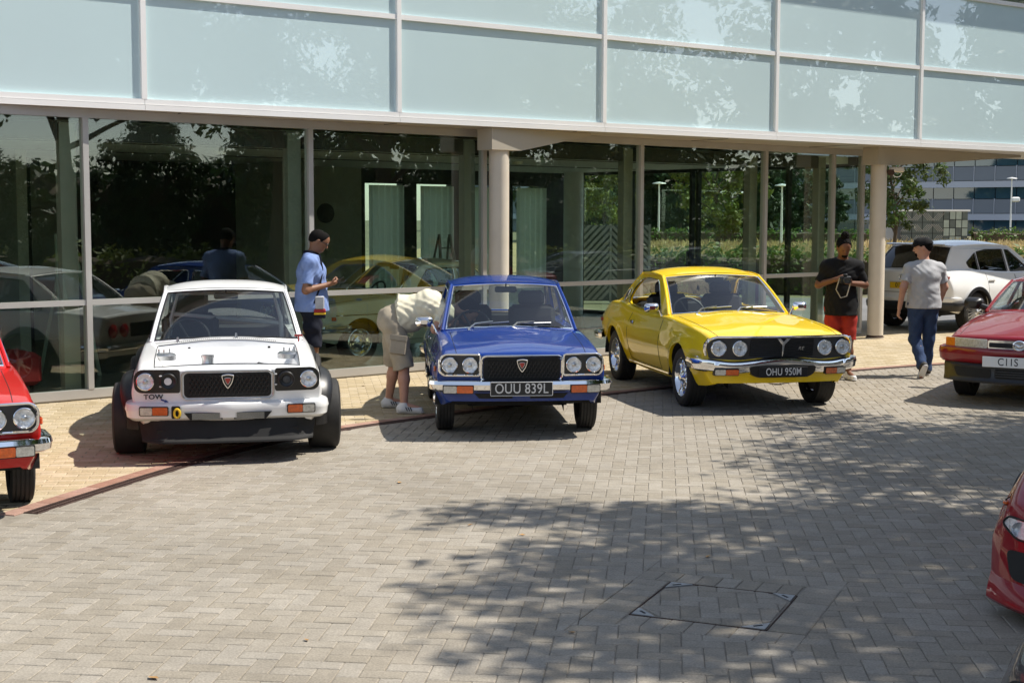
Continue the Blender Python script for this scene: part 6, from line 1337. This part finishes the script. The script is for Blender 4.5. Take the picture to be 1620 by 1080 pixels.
def person(label, loc, rz, J, o, h=.009, **tags):
    e = empty('person', (loc[0], loc[1], loc[2] if len(loc) > 2 else 0), rad(rz), label=label, cat='person'); sk = M[o['skin']]; B = []; fw = unit(J.get('front', (1, 0, 0)))
    hp = (J['hipL'] + J['hipR']) / 2; ch = J['chest']; nk = J['neck']; wide = unit(J['shL'] - J['shR']); W_ = o.get('bulk', 1.0); up = unit(nk - hp); fd = unit(np.cross(wide, up)); fl = dict(ax=fd, k=1.30)
    wst = hp * .55 + ch * .45
    torso = [(J['hipL'] * .8 + hp * .2, J['hipR'] * .8 + hp * .2, .105 * W_, .105 * W_, dict(s=.05)), (hp, wst, .135 * W_, .128 * W_, dict(s=.06)), (wst, ch, .128 * W_, .140 * W_, dict(s=.06)), (ch + wide * .085, ch - wide * .085, .108, .108, dict(s=.06)), (J['shL'], J['shR'], .058, .058, dict(s=.06)), (nk - up * .03, J['shL'], .052, .052, dict(s=.05)), (nk - up * .03, J['shR'], .052, .052, dict(s=.05))]
    B += torso; B += [(nk - up * .02, J['head'] - unit(J['head'] - nk) * .05, .060, .056)]
    hd = J['head']; hf = unit(J['look']); hu = unit(unit(hd - nk) * .5 + np.array(J.get('headup', (0, 0, 1))) * 1.0); hu = unit(hu - hf * np.dot(hu, hf)); hs = np.cross(hu, hf)
    H_ = lambda f, s, u: hd + hf * f + hs * s + hu * u
    skull = [(H_(-.030, 0, .040), H_(.030, 0, .045), .088, .080, dict(ax=hs, k=1.14, s=.03)), (H_(.030, 0, .0), H_(.055, 0, -.060), .062, .040, dict(ax=hs, k=1.05, s=.04)), (H_(-.02, 0, -.02), H_(.03, 0, -.05), .066, .045, dict(s=.04))]
    B += skull + [(H_(.095, 0, .012), H_(.112, 0, -.018), .010, .014, dict(s=.012)), (H_(.085, .028, .028), H_(.085, -.028, .028), .014, .014, dict(s=.015))] + [(H_(-.005, sg * .079, .015), H_(-.012, sg * .083, -.018), .018, .013, dict(ax=hs, k=2.2, s=.006)) for sg in (1, -1)] + [(H_(.082, .014, -.038), H_(.082, -.014, -.038), .009, .009, dict(s=.008))]
    for s_ in 'LR':
        B += [(J['sh' + s_], J['el' + s_], .054, .043), (J['el' + s_], J['wr' + s_], .043, .028)]
        B += [(J['hip' + s_], J['kn' + s_], .088 * W_, .056), (J['kn' + s_], J['kn' + s_] * .62 + J['an' + s_] * .38 , .054, .057), (J['kn' + s_] * .62 + J['an' + s_] * .38, J['an' + s_], .057, .036), (J['an' + s_], J['toe' + s_], .036, .030, dict(s=.02))]
        if ('palm' + s_) in J: B += hand(J['wr' + s_], J['el' + s_], J['palm' + s_], J.get('curl' + s_, .5), thumb_sg=(1 if s_ == 'L' else -1) * J.get('thumb' + s_, 1))
    fmesh('body', B, sk, e, h, .03)
    F1 = lambda X, Y, Z: .0022 * np.sin(47 * Z + 5 * np.sin(17 * X + 4) + 19 * Y) + .002 * np.sin(61 * (Y + X) - 33 * Z + 4 * np.sin(21 * Z))
    # shirt
    if o.get('shirt'):
        g = o.get('ease', .026); S = [(a, b, ra + g, rb + g, q) for a, b, ra, rb, q in torso]; hem = J.get('hem', hp - up * .06); S.append((wst, hem, .150 * W_ + g * .8, .172 * W_ + g, dict(s=.05, flat=1)))
        for s_ in 'LR': t = o.get('sleeve', .55); S.append((J['sh' + s_], J['sh' + s_] + (J['el' + s_] - J['sh' + s_]) * t, .062, .066, dict(flat=1, s=.03)))
        fmesh('shirt', S, M[o['shirt']], e, h, .03, cuts=[(hem, -up), (nk + up * .012 + fd * .0, unit(up + fd * .25))], fold=F1 if not o.get('smooth') else (lambda X, Y, Z: .003 * np.sin(42 * X + 30 * Z + 5 * np.sin(13 * Z + 9 * Y)) + .0025 * np.sin(65 * X - 25 * Y + 3 * np.sin(31 * Z))))
        if o.get('collar'):
            mb = MB(); c0 = nk + up * .025; mb.tube([Vector(c0 + wide * .078 * math.cos(a) + fd * .072 * math.sin(a) - up * .03 * max(0, math.sin(a))) for a in np.linspace(0, 2 * math.pi, 22)[:-1]], .018, 8, closed=True); mb.build('collar', M[o['collar']], e)
    # shorts or trousers
    T = [(J['hipL'] * .85 + hp * .15, J['hipR'] * .85 + hp * .15, .122 * W_, .122 * W_, dict(s=.05)), (hp, wst * .75 + hp * .25, .146 * W_, .140 * W_, dict(s=.05))]
    for s_ in 'LR':
        K, A_ = J['kn' + s_], J['an' + s_]
        if o['legs'] == 'shorts': en = K + (A_ - K) * o.get('short', .06); w_ = o.get('loose', 0.); T += [(J['hip' + s_], K * .5 + J['hip' + s_] * .5, .108 * W_, .098 + w_ * .6, {}), (K * .5 + J['hip' + s_] * .5, en, .098 + w_ * .6, .092 + w_, dict(flat=1))]
        else: T += [(J['hip' + s_], K, .104 * W_, .076, {}), (K, A_, .076, .062, {}), (A_, A_ + (A_ - K) * .06, .062, .066, dict(flat=1))]
    fmesh('shorts' if o['legs'] == 'shorts' else 'jeans', T, M[o['legmat']], e, h, .03, cuts=[(wst * .75 + hp * .25 + up * .03, up)], fold=lambda X, Y, Z: .004 * np.sin(40 * Z + 6 * np.sin(9 * Y + 7 * X)) + .003 * np.sin(30 * (X - Y) + 21 * Z))
    for s_ in 'LR':
        if 'shoes' not in o: break
        a, t = J['an' + s_], J['toe' + s_]; dn = J.get('down' + s_, np.array([0, 0, -1.])); f = unit(t - a - dn * np.dot(t - a, dn)); hl = a + dn * .035 - f * .035
        S = [(hl, t + dn * .012, .046, .040, dict(ax=dn, k=1.0, s=.03)), (a, hl + f * .03, .046, .05, dict(s=.03))]; so_ = t + dn * (.050 - .0)
        sole_z = a + dn * (J.get('ankle_h', .085) - .018)
        q = fmesh('shoe', S, M[o['shoes']], e, .007, .03, cuts=[(a - dn * .035, -dn), (sole_z, dn)])
        S2 = [(hl - f * .005, t + f * .012, .050, .047, dict(s=.02))]; fmesh('sole', S2, M['white_leather' if o.get('sole') is None else o['sole']], q, .006, .02, cuts=[(sole_z - dn * .004, -dn), (sole_z + dn * .018, dn)])
        if o.get('stripes'):
            for k in range(3): sd = np.cross(f, dn); mb = MB(); c0 = hl + f * (.075 + .022 * k); mb.tube([Vector(c0 + sd * .052 * J.get('stripe_side', 1) + dn * .015), Vector(c0 + sd * .046 * J.get('stripe_side', 1) - dn * .022 - f * .018)], .005, 5); mb.build('stripe', M['navy'], q)
    # hair, cap, face
    if o.get('hair'):
        hc = [(a, b, ra + o.get('hairt', .010), rb + o.get('hairt', .010), q) for a, b, ra, rb, q in skull[:1]] + [(H_(-.05, 0, .0), H_(-.035, 0, -.03), .062, .055, dict(s=.03))]
        if o.get('bun'): hc.append((H_(-.02, 0, .150), H_(-.02, 0, .165), .050, .046, dict(s=.02)))
        fmesh('hair', hc, M[o['hair']], e, .006, .02, cuts=[(H_(.055, 0, .055), unit(hf * 1.0 - hu * .55)), (H_(0, 0, -.035), -hu)], fold=(lambda X, Y, Z: .011 * np.sin(170 * X) * np.sin(170 * Y) * np.sin(170 * Z)) if o.get('curly') else None)
    if o.get('beard'): fmesh('beard', [(H_(.022, 0, -.010), H_(.054, 0, -.060), .072, .046, dict(ax=hs, k=1.02, s=.03))], M[o['beard']], e, .006, .02, cuts=[(H_(.06, 0, -.034), unit(hu + hf * .55)), (H_(.0, 0, 0), -hf)])
    if o.get('cap'):
        c_ = fmesh('cap', [(a, b, ra + .016, rb + .016, q) for a, b, ra, rb, q in skull[:1]], M[o['cap']], e, .007, .02, cuts=[(H_(0, 0, .045), unit(-hu - hf * .12))]); mb = MB(); G = []
        for r_ in (0, 1): G.append([Vector(H_(.075 + .075 * r_ * (1 - .55 * abs(a)), .078 * a, .052 - .012 * r_ - .02 * a * a)) for a in np.linspace(-1, 1, 11)])
        mb.grid(G); mb.grid([[p + Vector(hu) * .004 for p in r_] for r_ in G]); mb.build('brim', M[o['cap']], c_); mb = MB(); mb.tube([Vector(H_(-.108, .05, .028)), Vector(H_(-.125, .0, .02)), Vector(H_(-.108, -.05, .028))], .008, 6); mb.build('strap', M[o['cap']], c_)
    for sg in (1, -1): mb = MB(); c0 = H_(.092, sg * .031, .012); mb.lathe([(0, -.009), (.006, -.006), (.009, 0), (.006, .006), (0, .009)], 10, tuple(c0), 'z'); mb.build('eye', M['eye'], e)
    mb = MB(); mb.tube([Vector(H_(.086, -.022, -.042)), Vector(H_(.094, 0, -.040)), Vector(H_(.086, .022, -.042))], .005, 6); mb.build('mouth', M['lip'], e)
    if o.get('glasses'):
        mb = MB()
        for sg in (1, -1):
            mb.tube([Vector(H_(.104, sg * .033 + .024 * math.cos(a), .012 + .018 * math.sin(a))) for a in np.linspace(0, 2 * math.pi, 14)[:-1]], .0035, 5, closed=True); mb.tube([Vector(H_(.102, sg * .057, .018)), Vector(H_(-.005, sg * .086, .018))], .0035, 5)
        mb.build('glasses', M['black_trim'], e)
    e['H'] = 1; del e['H']; return e, H_
def base_pose(h=1.78):
    k = h / 1.78; f = lambda x, y, z: vv(x, y, z) * k
    return dict(hipL=f(0, .09, .94), hipR=f(0, -.09, .94), chest=f(0, 0, 1.30), neck=f(-.01, 0, 1.50), shL=f(-.01, .180, 1.405), shR=f(-.01, -.180, 1.405), head=f(.03, 0, 1.655), look=vv(1, 0, 0), knL=f(.02, .10, .50), knR=f(.02, -.10, .50), anL=f(-.02, .11, .085), anR=f(-.02, -.11, .085), toeL=f(.13, .13, .045), toeR=f(.13, -.13, .045), elL=f(-.02, .25, 1.15), elR=f(-.02, -.25, 1.15), wrL=f(.08, .27, .90), wrR=f(.08, -.27, .90), palmL=vv(0, -1, 0), palmR=vv(0, 1, 0))
# man in a blue polo shirt looking at his telephone
J = base_pose(1.86); J.update(head=vv(.085, 0, 1.70), look=vv(.86, 0, -.42), neck=vv(.0, 0, 1.565), elL=vv(.06, .25, 1.19), elR=vv(-.05, -.26, 1.17), wrL=vv(.21, .08, 1.225), wrR=vv(.19, -.11, 1.225), palmL=vv(.1, -.6, .8), palmR=vv(.1, .6, .8), curlL=.75, curlR=.75)
p = atY(492, 400, 16.05); man, H_ = person('man in blue polo shirt and dark shorts looking down at his telephone', (p.x, 16.05), 6, J, dict(skin='skin_tan', shirt='polo', collar='navy', sleeve=.78, legs='shorts', legmat='navy', short=.0, shoes='shoe_dark', hair='hair_black', glasses=True, hairt=.007))
mb = MB(); mb.tube([(.10, -.10, 1.56), (.13, -.12, 1.40), (.10, -.16, 1.2), (.04, -.20, 1.02)], .012, 6); mb.build('bag_strap', M['navy'], man)
pe = man.matrix_basis
def held(name, at, rz, label, cat): q = pe @ Vector(at); return empty(name, q, rad(rz), label=label, cat=cat)
e = held('mobile_phone', (.30, -.01, 1.27), 6, 'dark mobile phone held by the man in blue polo shirt', 'phone'); mb = MB(); mb.rbox((0, 0, 0), (.15, .075, .010), .004, rot=Matrix.Rotation(rad(-28), 3, 'Y')); mb.build('case', M['black_trim'], e)
e = held('cloth_bag', (.10, -.24, .86), 6, 'small shoulder bag with blue, red and yellow patches on the polo shirted man', 'bag')
for k, (z0, z1, m_) in enumerate(((0, .035, 'navy'), (.035, .06, 'plate_yellow'), (.06, .10, 'red_cloth'), (.10, .24, 'grey_cloth'))): mb = MB(); mb.rbox((.0, 0, (z0 + z1) / 2), (.13 - .03 * (z0 > .08), .05, z1 - z0 + .006), .01); mb.build('panel', M[m_], e)
# man bending into the blue car
J = base_pose(1.80); J.update(hipL=vv(-.02, .10, .93), hipR=vv(-.02, -.10, .93), chest=vv(.35, 0, 1.075), neck=vv(.60, 0, 1.05), shL=vv(.53, .175, 1.02), shR=vv(.53, -.175, 1.02), head=vv(.745, 0, 1.02), look=vv(.75, 0, -.66), headup=(.7, 0, .7), knL=vv(.0, .17, .51), knR=vv(.10, -.12, .50), anL=vv(-.07, .25, .085), anR=vv(.10, -.20, .085), toeL=vv(.09, .26, .045), toeR=vv(.26, -.21, .045), elL=vv(.60, .26, .86), elR=vv(.42, -.25, .86), wrL=vv(.80, .22, .80), wrR=vv(.56, -.16, .90), hem=vv(.03, 0, 1.0), stripe_side=-1, curlR=.9)
p = gnd(632, 650); bman, H_ = person('man bending into the open window of the blue car, cream shirt and khaki shorts', (p.x - .05, p.y + .0), 3, J, dict(skin='skin_light', shirt='cream_cloth', sleeve=.7, legs='shorts', legmat='khaki', short=.12, shoes='white_leather', stripes=True, hair='hair_black', bulk=1.06, ease=.026, smooth=True, loose=.018))
mb = MB(); mb.rbox((.045, -.235, .70), (.17, .035, .19), .012, rot=Matrix.Rotation(rad(8), 3, 'Y')); mb.rbox((.05, -.255, .775), (.18, .012, .06), .005, rot=Matrix.Rotation(rad(8), 3, 'Y')); mb.build('cargo_pocket', M['khaki'], bman)
# man with a camera
J = base_pose(1.78); J.update(chest=vv(.0, 0, 1.29), neck=vv(.035, 0, 1.485), shL=vv(.02, .18, 1.385), shR=vv(.02, -.18, 1.385), head=vv(.10, 0, 1.62), look=vv(.88, .10, -.42), elL=vv(.02, .28, 1.17), elR=vv(.02, -.28, 1.17), wrL=vv(.25, .06, 1.20), wrR=vv(.22, -.10, 1.245), palmL=vv(.2, -.3, .9), palmR=vv(.3, .9, -.1), curlL=.7, curlR=.8, hem=vv(0, 0, .80), toeL=vv(.12, .15, .045))
p = atY(1331, 450, 17.4); man, H_ = person('man with curly topknot in black t-shirt and red shorts holding a camera', (p.x, 17.4), -92, J, dict(skin='skin_brown', shirt='black_cloth', sleeve=.85, legs='shorts', legmat='red_shorts', short=.02, shoes='white_leather', hair='hair_black', bun=True, curly=True, beard='hair_black', ease=.026, hairt=.009))
pe = man.matrix_basis; e = held('photo_camera', (.34, -.02, 1.245), -92, 'black photo camera held by the man with the topknot', 'camera')
mb = MB(); mb.rbox((0, 0, 0), (.06, .135, .09), .012); mb.rbox((0, .0, .055), (.05, .05, .035), .010); mb.build('camera_body', M['black_trim'], e); mb = MB(); mb.lathe([(.0, .02), (.033, .02), (.036, .07), (.038, .11), (.033, .112), (.03, .10), (0, .098)], 20, (0, .0, -.005), 'x'); mb.build('camera_lens', M['satin_grey'], e, fix=True)
mb = MB(); mb.tube([(-.01, -.065, .02), (-.04, -.10, -.12), (-.05, -.04, -.22), (-.05, .03, -.20), (-.03, .065, -.05), (-.01, .066, .01)], .007, 5); mb.build('camera_strap', M['timber'], e)
# man in a grey t-shirt walking away
J = base_pose(1.72); J.update(look=vv(.35, .93, -.05), head=vv(.02, .02, 1.60), neck=vv(.0, 0, 1.445), shL=vv(0, .19, 1.345), shR=vv(0, -.19, 1.345), chest=vv(0, 0, 1.25), knL=vv(.0, .10, .48), knR=vv(.05, -.10, .48), anL=vv(-.26, .10, .16), toeL=vv(-.235, .11, .015), downL=unit(vv(-.80, 0, -.6)), anR=vv(.10, -.10, .085), toeR=vv(.25, -.12, .045), elL=vv(-.06, .29, 1.12), elR=vv(.03, -.28, 1.12), wrL=vv(.0, .31, .865), wrR=vv(.16, -.27, .90), palmL=vv(-.2, -1, 0), palmR=vv(0, 1, 0), curlL=.55, hem=vv(0, 0, .86))
p = gnd(1470, 595); person('man in grey t-shirt, jeans and black cap walking away from the yellow car', (p.x - .09, p.y + .02), 96, J, dict(skin='skin_light', shirt='grey_cloth', sleeve=.72, legs='jeans', legmat='denim', shoes='shoe_dark', sole=None, hair='hair_black', cap='black_cloth', beard='hair_black', bulk=1.12, ease=.02, hairt=.004))
# two people sitting behind the glass
def sitter(label, s_, o, rz):
    J = base_pose(1.66); J.update(hipL=vv(-.08, .09, .55), hipR=vv(-.08, -.09, .55), chest=vv(-.04, 0, .90), neck=vv(.0, 0, 1.09), shL=vv(-.01, .17, 1.03), shR=vv(-.01, -.17, 1.03), head=vv(.05, 0, 1.23), knL=vv(.34, .12, .54), knR=vv(.34, -.12, .54), anL=vv(.36, .12, .09), anR=vv(.36, -.12, .09), toeL=vv(.50, .13, .05), toeR=vv(.50, -.13, .05), elL=vv(.02, .24, .78), elR=vv(.02, -.24, .78), wrL=vv(.22, .14, .68), wrR=vv(.22, -.14, .68), palmL=vv(0, 0, -1), palmR=vv(0, 0, -1), hem=vv(-.07, 0, .50)); q = loc_in(s_, 1.02); return person(label, (q[0], q[1], .015), rz, J, o, h=.011)
sitter('person in floral print clothes seated on the red bench behind the glass', -.28, dict(skin='skin_tan', shirt='floral', sleeve=.5, legs='shorts', legmat='floral', short=.0, shoes='shoe_dark', hair='hair_black', bulk=1.12), 200)
sitter('person in dark shirt seated on the red bench beside the floral clothes', -.95, dict(skin='skin_light', shirt='navy', sleeve=.6, legs='jeans', legmat='denim', shoes='shoe_dark', hair='hair_black'), -25)
# ------------------------------------------------------------------ cars in place
CLASSIC = 'classic cars lined up on the paving'
rx3('parked_car', (-2.42, 12.03), -78.5, 'white_paint', 'white classic race car without bonnet, black arch flares and black air dam', 'race', group=CLASSIC)
rx3('parked_car', (.03, 13.3), -85, 'blue_paint', 'blue classic saloon with chrome bumper and black plate OUU 839L', 'blue', 'OUU 839L', CLASSIC)
rx4((2.58, 15.1), -78.5, 'yellow_paint', 'yellow classic coupe with four round lamps and black plate OHU 950M')
rx3('parked_car', (-4.04, 9.54), -66, 'red_paint', 'bright red classic car with chrome bumper, next to the white race car', 'red', group=CLASSIC)
coupe('parked_car', (5.78, 15.59), -121, 'wine_paint', 'dark red coupe with black mirrors and white plate C11S', CLASSIC)
sports((3.48, 7.17), -122, 'cherry_paint', 'cherry red low sports car with deep front splitter')
sports((2.62, 4.55), -126, 'graphite_paint', 'dark graphite low sports car, only its nose in view')
su = suv((9.62, 27.45), 41); su.root.scale = (1, 1, .95)
c = rx3('show_car', loc_in(4.9, 1.9), 40.27 + 180, 'cream_paint', 'cream classic saloon on show inside behind the glass', 'plain', group=None); c.root.location.z = .015
coupe('parked_car', (9.6, 17.6), -125, 'graphite_paint', 'dark grey coupe parked beyond the dark red coupe, reflected in the glass', 'dark cars reflected in the glass', detail=False)
coupe('parked_car', (13.2, 19.6), -130, 'graphite_paint', 'dark grey coupe parked beside the drive, reflected in the glass', 'dark cars reflected in the glass', detail=False)
